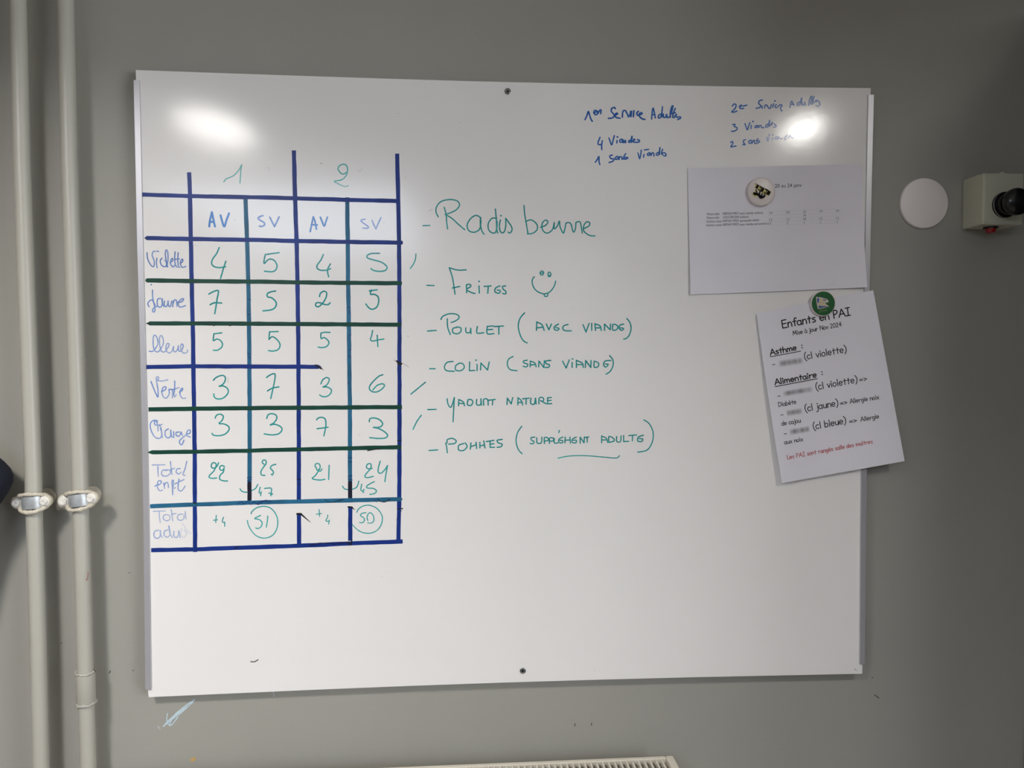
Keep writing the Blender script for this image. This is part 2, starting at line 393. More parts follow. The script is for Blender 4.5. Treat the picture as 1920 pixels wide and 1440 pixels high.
tape("460.2,371 463,445 465.5,525 466.8,600 467.6,690 468,765 468,840 467.7,939", 8, m_teal, 'teal tape strip', V2)
tape("551,282 553.2,370 556,450 557.6,525 559,605 559.5,690 560,763 560.3,843 560.3,938", 8, m_blue, 'blue tape strip', V1)
tape("560.5,962.5 561,1026", 8, m_blue, 'short blue tape strip', V1)
tape("651,370 652,450 652.6,525 654,605 655,690 656,763 656.2,840 656.5,936", 8, m_teal, 'teal tape strip', V2)
tape("656.8,949.6 656.6,1014", 8, m_blue, 'short blue tape strip', V1)
tape("744.7,288 746.5,370 748,450 748.7,530 749,605 749,765 749,840 748.8,930 747.8,975 747,1013", 7.8, m_blue, 'blue tape strip', V1)
tape("267.2,364.7 356,367.6 500,370.3 553,371.9 651,374.6 748,377", 7.8, m_blue, 'blue tape strip', H1)
tape("275,446.3 356,448 500,450.3 556,451.9 651,453.6 754,455", 7.8, m_blue, 'blue tape strip', H1, 4.5, 2)
tape("275,525.7 360,527 500,528.3 557,529.5 651,530.4 753,531", 7.8, m_green, 'dark green tape strip', H2, 3, 1)
tape("281,606.4 362,606.4 500,607.2 651,608.2 752,608.8", 7.8, m_green, 'dark green tape strip', H2, 7)
tape("271.6,688.2 362,686.8 500,687.4 597,687.8", 7.8, m_blue, 'blue tape strip ending halfway', H1, 0, 6)
tape("278.3,767.6 362,766.4 500,764.9 656,763.9 753.8,763.2", 7.8, m_green, 'dark green tape strip', H2)
tape("285,848 362,847 465,845 508,843.8 656,840.4 752.3,838.4", 7.6, m_green, 'dark green tape strip', H2, 9)
tape("282,949.3 365,946 467,942.4 500,941.6 560,940.4 656,938 752,936", 7.8, m_teal, 'teal tape strip with blue scribbles', H2, 1, 3)
tape("283.4,1031.6 365,1030 500,1025.4 560,1023.4 656,1019 755,1015.2", 7.8, m_blue, 'blue tape strip', H1)
# ink on the tape
dk = lambda x, y: BD+0.0005
mb = MB()
ribbon(mb, [(467.9, 906), (467.8, 936)], 7.6, lambda x, y: BD+0.0003, 1, 1, False); ribbon(mb, [(656.4, 905), (656.6, 932)], 7.6, lambda x, y: BD+0.0003, 1, 1, False)
mb.build('ink_stain', m_darktape, wb)['kind'] = 'stuff'
mb = MB()
for st in ("463.6,896 471.8,895", "464,901 471.6,899", "652.5,893 660,892", "652.6,898 660.4,900", "445,945 452,941 458,945 465,940 470,946 476,941 484,946 495,940 505,943", "482,944 498,938 510,941", "700,937 706,941",
           "464,560 470,562", "464,590 470,589", "464.5,662 470,665", "466,668 470,672", "651.5,576 656,577", "655,583 656,588", "655,630 658,627", "653.5,657 658,655", "653,667 658,670", "652,720 655,716", "653,858 660,858", "653,866 659.8,866"):
    ribbon(mb, parse(st), 1.5, dk, 1, 1)
mb.build('ink_scribble', mat('navy_ink', srgb(24, 50, 110), 0.3), wb)['kind'] = 'stuff'
mb = MB()
for st, w in (("746,482.5 751.5,482.5", 1.4), ("745.5,826 752,826", 2.0), ("556.5,810 562,809", 1.2), ("556.5,898 564,899", 1.4), ("557,907 564,908", 1.2), ("391,609.5 396,609 402,611", 1.4), ("430,611 440,608.5", 1.4), ("500,609.5 512,609 530,607.5", 1.4),
              ("700,608.5 712,606.5", 1.3), ("365,527 372,530", 1.0), ("415,526 418,531", 1.0), ("592,684.5 602,691", 3.0), ("597,841.5 598,845", 1.5), ("689,845 700,843 712,840.8", 1.8), ("358,604 400,605 412,604", 1.0), ("609,936.5 616,941 626,942 634,938 646,937", 1.2), ("635,941 640,936", 1.2), ("708,936 714,940 722,941 731,936", 1.5),
              ("744,677 748,680 753,682", 3.4), ("746,681 751,684", 3.0), ("742.5,976 755,953.5", 0.4), ("745,954.5 755,953.3", 1.8), ("557,963.6 564.6,963.6", 3.5), ("653,950.5 660,951", 3.0), ("652,1016 657,1022 660,1012", 2.0), ("440,1029 446,1025", 1.6), ("580,1024 600,1018 630,1020 660,1015", 1.2), ("362,942 368,945", 2.0), ("746,560 747,568", 0.8), ("272,447 276,449", 1.2), ("275,606.4 282,607", 2.0)):
    ribbon(mb, parse(st), w, dk, 1, 1)
mb.build('ink_scribble', m_bink, wb)['kind'] = 'stuff'

# ---------------------------------------------------------------- handwriting on the board
FR = {'1': (240, 260, 6.857), '2': (500, 260, 6.857), '3': (240, 430, 6.857), '4': (500, 430, 6.857), '5': (240, 600, 6.857), '6': (500, 600, 6.857),
      '7': (240, 770, 6.857), '8': (500, 770, 6.857), '9': (240, 900, 6.857), '0': (500, 900, 6.857), 'G': (780, 350, 5.0526), 'H': (780, 580, 4.1739),
      'J': (1080, 170, 8.0), 'K': (1340, 160, 8.0), 'W': (740, 450, 3.6)}
def hand(name, fr, mtl, w, k0, k1, text, label=None):
    if '|' in text:
        for tx, lb in zip(text.split('|'), (label or '').split('|')+['']*9): hand(name, fr, mtl, w, k0, k1, tx, lb or None)
        return
    ox, oy, s = FR[fr]; mb = MB(); base = 0.00012
    for i, st in enumerate(text.split(';')):
        pts = [(ox+x/s, oy+y/s) for x, y in parse(st)]
        d = BD+base+(i % 10)*0.00003
        ribbon(mb, pts, w*1.0*(1.25 if len(pts) == 1 else 1), (lambda x, y, d=d: d), k0, k1)
    o = mb.build(name, mtl, wb)
    if label: o['label'] = label
N_, WD = 'handwritten_number', 'handwritten_word'
T = i_teal
hand(N_, '1', T, 2.1, .75, .5, "1232,555 1262,518 1330,490 1370,465 1420,410 1462,335;1462,335 1452,400 1446,480 1440,575")
hand(N_, '2', T, 2.3, .75, .35, "1030,430 990,455 955,445 920,400 918,380 940,345 990,328 1025,345 1040,390 1035,440 1010,490 960,530 870,548 910,575 960,600 1010,615 1050,605")
hand(WD, '1', i_blue, 3.8, .75, .6, "1045,1130 1050,1070 1065,1000 1078,945;1078,945 1092,1010 1105,1070 1118,1130;1055,1070 1105,1070;1190,985 1210,1060 1238,1130 1265,1050 1298,960", 'blue letters A V')
hand(WD, '1', i_fblue, 3.2, .65, .6, "1735,990 1700,1000 1672,1022 1700,1050 1750,1080 1755,1110 1720,1128 1690,1125;1823,1010 1848,1060 1883,1130;1883,1130 1908,1080 1943,1005", 'blue letters S V')
hand(WD, '2', i_blue, 3.2, .8, .7, "560,1195 575,1120 590,1050 600,1005;600,1005 620,1060 640,1165;575,1105 650,1110;690,1010 710,1060 740,1125 760,1070 780,1010", 'blue letters A V')
hand(WD, '2', i_fblue, 2.6, .55, .5, "1265,1035 1220,1045 1215,1060 1250,1090 1305,1130 1300,1150 1235,1150;1355,1050 1375,1100 1405,1160;1405,1160 1430,1100 1470,1015", 'faded blue letters S V')
FB = i_fblue
hand(WD, '3', FB, 2.2, .8, .5, "245,300 250,370 280,440 315,480 335,470 335,400 310,330 330,280 350,290;372,370 365,430 375,495;370,280 395,285;440,370 415,400 425,450 460,480 490,470 495,420 470,400;500,480 490,400 480,320 490,265 510,290 515,380 505,450 510,485;540,430 575,400 570,370 550,400 550,450 580,485 600,460;605,290 600,400 615,470 635,485;645,300 640,400 650,480 665,490;600,385 660,380;670,440 705,410 700,380 680,400 675,450 700,490 745,475", 'blue handwritten Violette')
hand(N_, '3', T, 2.8, 1, .7, "1172,235 1140,310 1090,380 1075,440 1110,480 1180,492 1255,480;1258,410 1225,510 1190,632")
hand(N_, '3', T, 2.8, 1, .7, "1765,325 1850,312 1943,300;1765,325 1750,400 1752,440 1790,400 1830,382 1880,400 1915,460 1900,520 1850,545 1755,538")
hand(N_, '4', T, 2.8, 1, .75, "728,325 700,390 650,460 650,500 690,525 770,525 822,505;820,445 785,510 785,560 798,610")
hand(N_, '4', T, 2.8, 1, .7, "1450,308 1340,312 1290,340 1300,370 1380,395 1480,425 1545,480 1530,525 1460,540 1380,530 1342,505")
hand(WD, '3', FB, 2.2, .65, .5, "299,712;315,780 315,850 325,920 345,1000 345,1050 325,1065 315,1040 340,1000 375,990;270,995 255,950 300,905 325,930 350,975;420,890 385,895 375,940 385,990 420,1000 440,960 435,900;440,890 445,960 460,995;470,920 465,970 490,995 510,960 515,920;515,920 520,980 540,995 555,960 560,920;575,995 580,920;580,950 600,905 625,920 630,990;640,940 690,930 715,900 700,890 660,920 645,960 670,1000 740,980", 'blue handwritten jaune')
hand(N_, '3', T, 2.8, 1, .8, "1040,832 1100,800 1155,785 1163,810 1145,900 1130,1000 1115,1085;1055,970 1110,945 1205,948")
hand(N_, '3', T, 2.8, 1, .7, "1898,793 1840,803 1792,828 1795,868 1850,882 1905,940 1895,1000 1840,1035 1735,1048")
hand(N_, '4', T, 2.8, .9, .9, "680,865 690,825 735,795 770,815 765,870 735,930 690,980 655,997 628,975 640,945 690,945 740,965 790,968 815,945")
hand(N_, '4', T, 2.8, 1, .75, "1320,792 1420,777;1345,780 1335,835 1380,835 1430,865 1440,930 1415,1000 1355,1028 1310,1005 1275,960")
hand(WD, '5', FB, 2.2, .5, .4, "270,400 310,405 350,370 385,300 370,220 340,195 325,230 325,330 345,395 385,410 420,370 455,300 445,220 420,200 405,240 410,340 430,400 470,410 510,360 530,310 510,300 490,330 490,390 530,425 565,400 585,340;585,340 585,395 610,410 640,370 645,330;645,330 650,390 680,400 710,340 695,305 675,340 685,390 715,425 760,415 765,385", 'pale blue handwritten bleue')
hand(N_, '5', T, 2.5, 1, .65, "1205,165 1105,178;1105,178 1097,265 1140,245 1190,265 1215,310 1200,355 1150,388 1098,388")
hand(N_, '5', T, 2.5, 1, .55, "1930,148 1820,152;1820,152 1812,250;1812,250 1850,215 1890,230 1940,280 1955,330 1930,380 1860,400 1805,392")
hand(N_, '6', T, 2.5, .9, .65, "815,160 745,158 697,170;697,170 700,238 740,225 790,265 800,300 770,340 710,355 662,348")
hand(N_, '6', T, 2.5, .9, .65, "1362,135 1350,200 1335,255 1370,270 1440,255 1508,245;1420,195 1425,260 1430,342")
hand(WD, '5', FB, 2.3, .6, .4, "295,790 330,880 365,960 385,990 385,900 370,800 365,740 385,728 395,750 380,775 430,785 510,770;430,920 480,895 485,860 450,870 435,930 460,995 500,1000 530,950;525,890 535,950 530,900 560,890 575,920 570,1000;600,785 600,880 590,960 600,990 620,960;560,900 655,870;660,930 700,900 700,875 675,900 670,960 700,1005 740,1005", 'blue handwritten Verte')
hand(N_, '5', T, 2.6, 1, .65, "1097,775 1140,735 1210,712 1250,735 1245,790 1210,835 1168,852 1230,850 1285,890 1280,950 1220,1005 1150,1015 1110,990 1103,950")
hand(N_, '5', T, 2.6, .95, .75, "1780,740 1830,705 1880,690 1893,710 1885,780 1860,900 1835,1010;1793,912 1860,875 1940,860")
hand(N_, '6', T, 2.5, .9, .65, "697,822 720,770 770,740 805,760 790,810 760,845 720,862 780,862 830,895 825,940 780,980 720,985 680,962")
hand(N_, '6', T, 2.5, 1, .7, "1495,703 1440,725 1370,790 1325,850 1325,895 1370,925 1430,920 1490,880 1515,840 1490,820 1430,835 1390,870 1365,900")
hand(WD, '7', FB, 2.2, .55, .45, "380,130 330,125 290,160 290,230 330,320 385,358 430,330 425,230 400,180;340,130 345,180 370,185 375,150 350,130;370,130 385,220 385,260;400,190 440,175;415,230 430,260 440,345;520,235 480,260 480,320 510,350 545,330 550,260;550,250 560,330 590,345;585,270 590,340;660,275 620,280 620,315 650,330 675,300 680,270 700,320;720,380 690,440 665,420 665,385 700,350 760,300;750,300 795,290 800,250 770,255 750,300 770,330 805,340", 'blue handwritten Orange')
hand(N_, '7', T, 2.6, .85, .75, "1120,97 1140,58 1190,45 1225,75 1210,125 1170,165 1230,170 1290,200 1298,245 1250,300 1170,322 1100,315 1080,292")
hand(N_, '7', T, 2.6, .85, .7, "1785,100 1800,55 1850,38 1905,60 1910,110 1870,160 1825,185 1890,175 1960,205 1980,245 1940,295 1850,312 1750,298")
hand(N_, '8', T, 2.6, .9, .75, "640,118 670,92 720,88 755,115 760,200 735,325;648,232 790,213")
hand(N_, '8', T, 2.6, .85, .65, "1320,142 1325,108 1370,93 1440,110 1490,160 1475,200 1430,215 1370,215 1440,230 1520,275 1555,320 1520,352 1430,357 1325,347")
hand(WD, '7', FB, 2.0, .5, .4, "310,698 475,697;385,715 385,790 390,845;500,770 450,765 430,800 450,838 510,835 550,790 520,760 490,760;545,655 555,740 565,820;545,760 600,740;670,745 630,750 620,790 650,815 685,790;755,650 735,740 705,825 735,830", 'faded blue handwritten Total')
hand(WD, '7', FB, 2.2, .55, .4, "345,970 410,945 430,910 400,900 380,930 380,990 410,1030 445,1020;460,930 470,1000;465,960 495,920 515,940 520,990;575,1080 570,980 565,910 580,890 585,940 580,1000 610,990;655,880 645,960 650,1020 690,1030 735,970;605,940 720,885", 'blue handwritten enft')
hand(N_, '7', T, 2.5, .85, .7, "1165,670 1140,720 1090,740 1070,710 1090,670 1130,680 1130,720 1100,780 1050,830 1045,860 1090,870 1140,865;1240,720 1210,705 1180,725 1185,760 1220,765 1235,735 1225,790 1185,830 1180,880 1220,900 1280,905")
hand(N_, '7', T, 2.5, .75, .75, "1750,690 1725,665 1740,635 1770,640 1775,680 1740,730 1710,780 1715,825 1760,832;1900,690 1850,705 1830,740 1860,770 1870,800 1855,828 1842,815")
hand(N_, '7', T, 2.2, .75, .75, "1440,1005 1470,1040 1528,1048;1595,1025 1640,1000 1668,950;1700,985 1685,1055 1712,1060;1712,1040 1705,1095;1755,1000 1835,995 1845,1020 1835,1095;1810,1060 1860,1070 1840,1080")
hand(N_, '8', T, 2.4, .75, .6, "640,735 620,710 640,680 680,690 685,740 650,765 640,745;710,750 690,778 660,770;685,740 630,830 585,870 620,885 690,892 748,882;803,702 797,885")
hand(N_, '8', T, 2.4, .75, .55, "1355,740 1325,750 1285,735 1290,695 1325,680 1345,700 1330,750 1280,810 1262,845 1290,862 1370,845;1460,650 1435,740 1435,790 1465,805 1510,770 1555,705;1553,705 1535,810 1520,912")
hand(N_, '8', T, 2.2, .7, .65, "975,970 1000,1005 1045,1015;1105,1010 1160,980 1185,905;1222,945 1212,1020 1245,1035;1250,1010 1240,1055;1385,912 1320,945 1283,975 1300,995 1370,1000 1412,1030 1385,1065 1325,1077")
hand(WD, '9', FB, 2.0, .4, .32, "325,403 480,398;400,410 405,480 415,548;500,445 460,455 455,500 500,525 540,500 530,455 490,445;555,380 565,450 575,525;560,440 620,430;700,440 650,445 635,490 670,520 715,500 720,440;735,405 745,500", 'faded blue handwritten Total')
hand(WD, '9', FB, 2.2, .42, .34, "395,645 345,660 332,710 360,750 410,730 415,650;415,650 420,700 440,740;510,640 470,660 465,710 500,735 540,700 525,590;525,590 540,690 570,740;590,660 590,720 625,740 650,700 650,650;655,660 670,740", 'faded blue handwritten adu')
hand('ink_smudge', '9', FB, 2.6, .1, .12, "690,620 680,700 720,740 750,690 720,640;700,560 740,620 760,700;770,650 810,690")
hand(N_, '9', T, 2.0, .8, .75, "1135,455 1128,545;1100,518 1150,510;1228,480 1212,535 1245,550;1243,540 1243,595")
hand(N_, '9', T, 2.2, .7, .5, "1583,435 1590,410 1650,360 1740,338 1830,360 1895,430 1925,520 1915,620 1870,700 1800,740 1720,745 1640,710 1580,640 1545,570 1535,520;1705,455 1632,490 1640,500 1690,510 1725,550 1710,600 1670,625 1640,615;1797,465 1790,540 1778,608", 'circled green number 51')
hand(N_, '0', T, 1.8, .8, .7, "675,380 680,468;640,440 705,430;785,450 782,480 760,525 800,530;805,515 797,568")
hand(N_, '0', T, 2.1, .65, .5, "1160,415 1180,375 1240,335 1320,325 1410,360 1470,430 1488,500 1465,590 1400,660 1310,685 1220,670 1150,625 1100,570;1275,420 1225,430 1205,455 1250,490 1255,525 1230,550 1195,545;1300,520 1290,480 1310,430 1345,425 1375,470 1375,530 1340,555 1300,550", 'circled green number 50')
hand('marker_tick', 'W', T, 2.4, 1, .55, "143,95 140,130 125,165 105,193")
hand('marker_tick', 'W', T, 2.4, 1, .8, "208,960 110,1040")
hand('marker_tick', 'W', T, 2.4, .9, .7, "180,1183 150,1225 124,1278")
# menu lines
hand(WD, 'G', T, 2.5, .95, .75, "65,370 130,367|210,285 190,240 195,190 240,140 320,122 390,135 412,175 380,220 320,250 275,262;267,195 285,260 290,330 300,402;275,262 340,300 400,355 462,408;615,295 570,272 520,300 485,360 500,415 550,432 600,405 615,340 610,295;610,300 610,360 625,420 645,450;765,300 720,300 685,350 690,410 730,440 760,420 770,330;752,212 762,320 765,400 775,440;805,275;800,315 790,370 800,425 830,435 850,380 850,300;850,300 900,370 910,410 890,440 872,430", 'green dash|green handwritten Radis')
hand(WD, 'G', T, 2.5, .95, .8, "1023,178 1030,260 1050,380 1060,445;1040,330 1090,315 1140,350 1150,400 1110,440 1055,447;1180,385 1230,365 1250,330 1225,318 1195,350 1200,410 1240,440 1290,410 1310,340;1310,340 1310,400 1340,370 1358,325 1365,380 1395,440 1410,400 1420,345;1420,345 1450,340 1470,360 1490,430 1510,400 1515,340;1515,340 1545,330 1560,350 1575,440;1585,400 1640,370 1645,340 1615,335 1590,370 1590,420 1640,460 1695,467", 'green handwritten beurre')
hand(WD, 'G', T, 2.5, .95, .85, "102,935 172,937|315,768 395,790 475,788;315,768 345,860 360,950 370,1018;345,960 415,945;478,930 480,1005;478,930 510,925 520,945 480,975 530,1005 560,1012;597,940 600,1008;598,898;645,945 712,940;685,945 680,1010;795,940 755,960 748,995 785,1010 800,985 770,980;850,940 820,945 825,970 850,990 850,1015 820,1012", 'green dash|green handwritten Frites')
hand('smiley_drawing', 'G', T, 2.3, .9, .8, "1175,815 1190,798 1210,810 1205,832 1185,838 1175,820;1180,822 1205,815;1250,820 1262,808 1278,825 1272,850 1255,850 1250,825;1256,840 1275,843;1122,853 1103,880 1105,930 1140,985 1210,1015 1270,995 1310,940 1323,895;1215,1015 1218,1038 1245,1038 1248,1015", 'green smiling face')
hand(WD, 'H', T, 2.5, .95, .8, "90,170 158,165|195,80 210,55 260,35 320,40 338,65 310,90 275,103;245,75 248,140 268,197;325,140 290,150 288,180 320,192 350,175 350,145 320,138;390,145 390,175 405,185 425,175 428,145 430,190;480,135 478,185 530,183;558,133 558,190 610,190;558,133 605,130;558,160 600,157;612,135 685,130;648,135 648,195", 'green dash|green handwritten Poulet')
hand(WD, 'H', T, 2.5, .95, .8, "850,28 815,70 800,130 815,200 840,245 870,263;943,165 945,98;945,100 985,120 1003,165;945,145 990,140;1020,115 1040,160;1040,160 1060,115;1115,115 1085,135 1082,155 1105,165 1120,150 1095,143;1190,118 1155,130 1150,155 1175,168 1215,168|1307,120 1330,178;1330,178 1355,110;1375,110 1375,165;1405,165 1400,112;1400,114 1440,130 1450,165;1405,145 1445,145;1475,165 1475,115;1475,115 1520,160;1520,160 1522,115;1540,118 1540,162 1570,158 1580,135 1560,118 1540,118;1625,115 1595,125 1590,150 1610,165 1625,150 1600,145;1650,72 1675,105 1683,150 1670,200 1645,228 1625,232", 'green handwritten avec|green handwritten viande')
hand(WD, 'H', T, 2.4, .95, .8, "107,465 150,465|290,408 245,415 222,450 240,480 300,485;345,420 312,440 312,475 350,480 378,455 365,425 335,422;420,412 418,478;418,480 460,478;478,430 478,480;470,398;505,475 508,420;508,420 560,475;560,475 573,412", 'green dash|green handwritten Colin')
hand(WD, 'H', T, 2.4, .95, .8, "760,370 725,390 715,430 735,470 790,480;870,398 840,405 845,420 875,430 865,450 838,445;893,450 895,405;895,405 930,420 940,450;895,435 935,432;960,450 962,405;962,405 1000,455;1000,455 1005,402;1055,400 1015,405 1020,425 1045,435 1040,452 1010,455|1147,405 1175,460;1175,460 1200,395;1222,415 1222,455;1225,388;1255,455 1255,398;1255,400 1300,420 1310,455;1258,432 1300,432;1325,455 1328,400;1328,400 1368,455;1368,455 1370,400;1395,405 1395,452 1425,448 1428,420 1395,405;1525,400 1480,405 1468,435 1485,452 1505,430 1480,428;1515,362 1540,395 1542,440 1520,485 1487,508", 'green handwritten sans|green handwritten viande')
hand(WD, 'H', T, 2.4, .95, .85, "92,785 157,783|243,700 252,745 275,765 300,690;300,690 295,780 290,880;333,755 335,705;335,706 370,725 380,755;335,735 375,738;408,708 402,745 430,752 445,725 430,705 405,708;475,705 475,745 505,745 508,700;508,700 512,750;530,750 530,705 560,705 565,750;565,712 620,705;600,712 598,748", 'green dash|green handwritten Yaourt')
hand(WD, 'H', T, 2.4, .95, .85, "712,745 715,695;715,695 745,740;745,740 757,690;797,748 798,692;798,692 815,705 828,722 834,748;800,728 831,728;835,700 885,695;862,700 862,742;900,695 898,735 925,742 935,695;935,695 940,740;962,740 965,695 990,690 1000,705 990,720 975,715;975,715 1020,740;1060,690 1030,692;1030,692 1030,740;1030,740 1062,738;1030,715 1058,712", 'green handwritten nature')
hand(WD, 'H', T, 2.4, .95, .85, "102,1105 170,1100|233,1045 240,1080 245,1122;245,1045 245,1020 285,1010 315,1030 300,1050 255,1055;375,1050 335,1065 335,1100 370,1105 400,1075 385,1045;425,1095 430,1045;428,1075 470,1060;470,1040 475,1090;500,1085 500,1040;500,1070 535,1060;530,1030 540,1085;550,1035 610,1025;580,1030 580,1080;580,1080 615,1080;580,1055 610,1052;675,1018 635,1025 645,1045 675,1055 665,1075 635,1080", 'green dash|green handwritten Pommes')
hand(WD, 'H', T, 2.3, .95, .85, "828,915 795,965 783,1030 800,1095 830,1130;930,1000 900,1005 905,1025 925,1035 915,1052 893,1050;945,1005 948,1045 980,1045 985,1000;1005,1050 1005,1005 1030,1005 1035,1025 1008,1030;1045,1050 1045,1008 1075,1008 1075,1028 1048,1032;1082,1010 1082,1045 1110,1045;1150,1000 1120,1015 1118,1040 1145,1045 1150,1028 1125,1025;1122,948 1118,965;1165,1045 1168,1000;1166,1025 1205,1022;1205,1000 1208,1048;1255,1000 1225,1015 1222,1040 1250,1045 1255,1025 1230,1025;1285,1048 1285,1000;1285,1000 1315,1045;1315,1045 1318,998;1325,1003 1352,998;1340,1000 1340,1040", 'green handwritten supplement in brackets')
hand(WD, 'H', T, 2.3, .95, .8, "1453,1045 1453,990;1453,992 1490,1010 1500,1042;1455,1022 1490,1022;1510,1040 1510,995 1545,1010 1550,1030 1510,1042;1570,995 1572,1035 1600,1035 1605,990;1625,988 1625,1035;1625,1035 1665,1033;1665,988 1725,983;1695,988 1693,1030;1780,985 1740,1000 1735,1030 1765,1035 1775,1015 1745,1012;1783,865 1825,895 1855,960 1850,1035 1810,1100 1735,1118", 'green handwritten adulte')
hand('marker_underline', 'H', T, 2.0, .6, .95, "1110,1165 1200,1148 1320,1145 1450,1155 1545,1163 1580,1160 1592,1145")
# blue notes at the top right
B = i_blue
hand(WD, 'J', B, 2.9, 1, 1, "135,435 165,370 185,310 205,370 225,430 245,460;265,330 300,320 305,300 280,295 268,330 290,362 320,350 325,310;325,310 325,350 345,310 375,285 370,345", 'blue handwritten 1er')
hand(WD, 'J', B, 2.9, 1, 1, "590,270 575,250 535,270 530,310 560,345 575,380 540,410 485,415;580,370 625,350 610,335 585,360 600,400 660,412;695,395 700,330 710,300 745,300 755,330;750,310 770,350 790,395 815,340 820,310;835,310 825,390;870,300 860,390;935,310 910,340 925,370;925,370 990,350 985,330 955,340 950,380 990,420 1035,432", 'blue handwritten Service')
hand(WD, 'J', B, 2.7, .95, 1, "1135,425 1140,350 1155,260 1175,330 1190,410;1140,360 1185,360;1275,350 1240,370 1235,410 1265,405 1285,350 1298,240;1290,320 1290,395;1310,350 1315,400 1345,395 1360,350 1365,405;1370,390 1400,400 1440,300 1455,225 1435,240 1415,330 1415,400;1490,265 1460,340 1450,400 1480,400;1440,340 1490,330;1480,380 1510,350 1500,390 1530,400 1560,390 1570,410 1525,435", 'blue handwritten Adultes')
hand(WD, 'J', B, 2.7, .95, .95, "360,700 330,780 340,810 385,805;395,750 385,820 388,885|495,710 515,770 535,815 555,750 575,675;615,745 612,785;622,695;685,725 655,745 665,775 690,765 695,730 705,780;705,735 725,780 740,740 745,780;820,740 790,755 795,775 820,765 840,680 835,775;850,760 885,735 870,725 865,770 895,775;920,735 955,745 945,770 905,775", 'blue handwritten 4|blue handwritten Viandes')
hand(WD, 'J', B, 2.7, .95, .95, "290,1075 320,1030 345,985 345,1060 358,1110|545,965 505,980 520,1015 570,1030 550,1060 495,1078;620,985 585,1010 600,1035 630,1010 635,985 645,1035;645,1030 660,990 690,1000 690,1030;745,945 715,1000 760,1000 780,1010 740,1028 705,1020", 'blue handwritten 1|blue handwritten sans')
hand(WD, 'J', B, 2.5, .95, .95, "930,935 945,990 955,1025 970,960 980,890;1020,955 1012,1000;1025,890 1090,880;1100,930 1070,950 1080,975 1105,960 1110,930 1125,975;1125,970 1145,930 1165,940 1170,980;1235,925 1205,945 1210,970 1240,955 1260,850 1250,960;1300,880 1280,940 1300,960;1290,940 1320,930 1350,950 1345,980 1315,975", 'blue handwritten Viandes')
hand(WD, 'K', B, 2.5, .95, .9, "265,310 290,280 320,290 315,330 285,370 255,400 295,400 335,385;370,325 400,310 410,300 385,300 372,330 395,350 435,345;425,310 485,298", 'blue handwritten 2e')
hand(WD, 'K', B, 2.5, .9, .9, "715,220 675,230 660,270 690,300 680,330 620,345;690,320 715,315 710,345;750,340 755,300 780,295 790,310;790,305 810,340 835,345 850,290;885,275 870,330;905,235;925,290 905,310 915,335 935,330;950,320 975,295 1000,290 1010,310 985,340 1010,385", 'blue handwritten Service')
hand(WD, 'K', B, 2.5, .85, .9, "1130,330 1135,280 1155,235 1175,270 1190,300;1145,285 1180,285;1270,250 1240,270 1240,300 1270,290 1305,190 1300,290;1310,250 1315,295 1340,290 1350,250 1360,300;1410,300 1420,230 1450,160 1460,200 1440,270 1450,280;1490,165 1475,230 1470,280;1490,260 1530,215 1520,250 1550,230 1575,260 1575,300 1545,315 1520,300", 'blue handwritten Adultes')
hand(WD, 'K', B, 2.4, .9, .9, "270,590 310,585 290,615 330,630 340,655 300,685 250,690|455,575 470,620 490,670 510,610 530,560;550,600 545,650;575,542;635,600 605,615 610,640 640,620 650,600 660,635;660,635 680,600 700,610 705,635 740,635;800,580 765,600 770,630 800,610 825,520 820,620;840,600 860,560 870,560 850,600;890,580 920,600 915,625 880,625", 'blue handwritten 3|blue handwritten Viandes')
hand(WD, 'K', B, 2.4, .9, .9, "240,860 265,840 275,865 255,900 240,925 290,915 320,910|460,815 430,830 440,870 460,890 420,890;545,820 510,840 520,870 550,860 555,825 560,870;560,865 590,820 600,870;650,800 620,840 660,830 675,850 640,865 600,875", 'blue handwritten 2|blue handwritten sans')
hand(WD, 'K', i_fblue, 2.2, .6, .3, "785,780 800,840 820,740;820,740;870,790 865,830;872,745;930,770 905,790 915,810 940,790 945,770;945,810 960,770 980,800;1005,800;1070,760 1045,790 1060,820 1080,780 1090,740;1110,790 1130,750 1150,780 1180,790", 'faded blue handwritten viandes')
# stray marks
dm = lambda x, y: BD+0.00014
for st, w, tp in (("565,964.5 573,971.5 582,979", 3.2, True), ("660,951.5 665.5,956", 2.8, True), ("603,690 607,695", 1.4, True), ("470,1240.6 477,1240.8 484,1237", 1.7, False), ("1602.5,1254 1604,1256 1608,1258", 1.0, True)):
    mb = MB(); ribbon(mb, parse(st), w, dm, 1, 1, True, tp); mb.build('black_mark', m_bink, wb)
mb = MB()
for st, w, k in (("739,675 748,680", 1.2, .8), ("756,681.5 766,688", 1.0, .6), ("602,306.5", 1.8, .8), ("760,332.5", 1.2, .6), ("765,630.5", 1.4, .7), ("427.5,707.5 427.5,718", .7, .5), ("673,816 676,813", 1.0, .3), ("366,459.5", 1.4, .5), ("441,413", 1.2, .5), ("720,417.5", 1.2, .5), ("715,1081", 1.4, .3),
                 ("746,213", 1.2, .6), ("862,230", 1.0, .5), ("810,156", .9, .5), ("298,465", 1.0, .3), ("1073,578", .9, .4), ("1139,371", .9, .4), ("1115,1257.5", .9, .5), ("804,396 811,392", 1.2, .35), ("669,319 674,321 680,315", 1.0, .3), ("499,315 504,314 505,320", 1.0, .25), ("995,181 996,181", 1.0, .3)):
    ribbon(mb, parse(st), w, dm, k, k)
mb.build('specks', i_grey, wb)['kind'] = 'stuff'

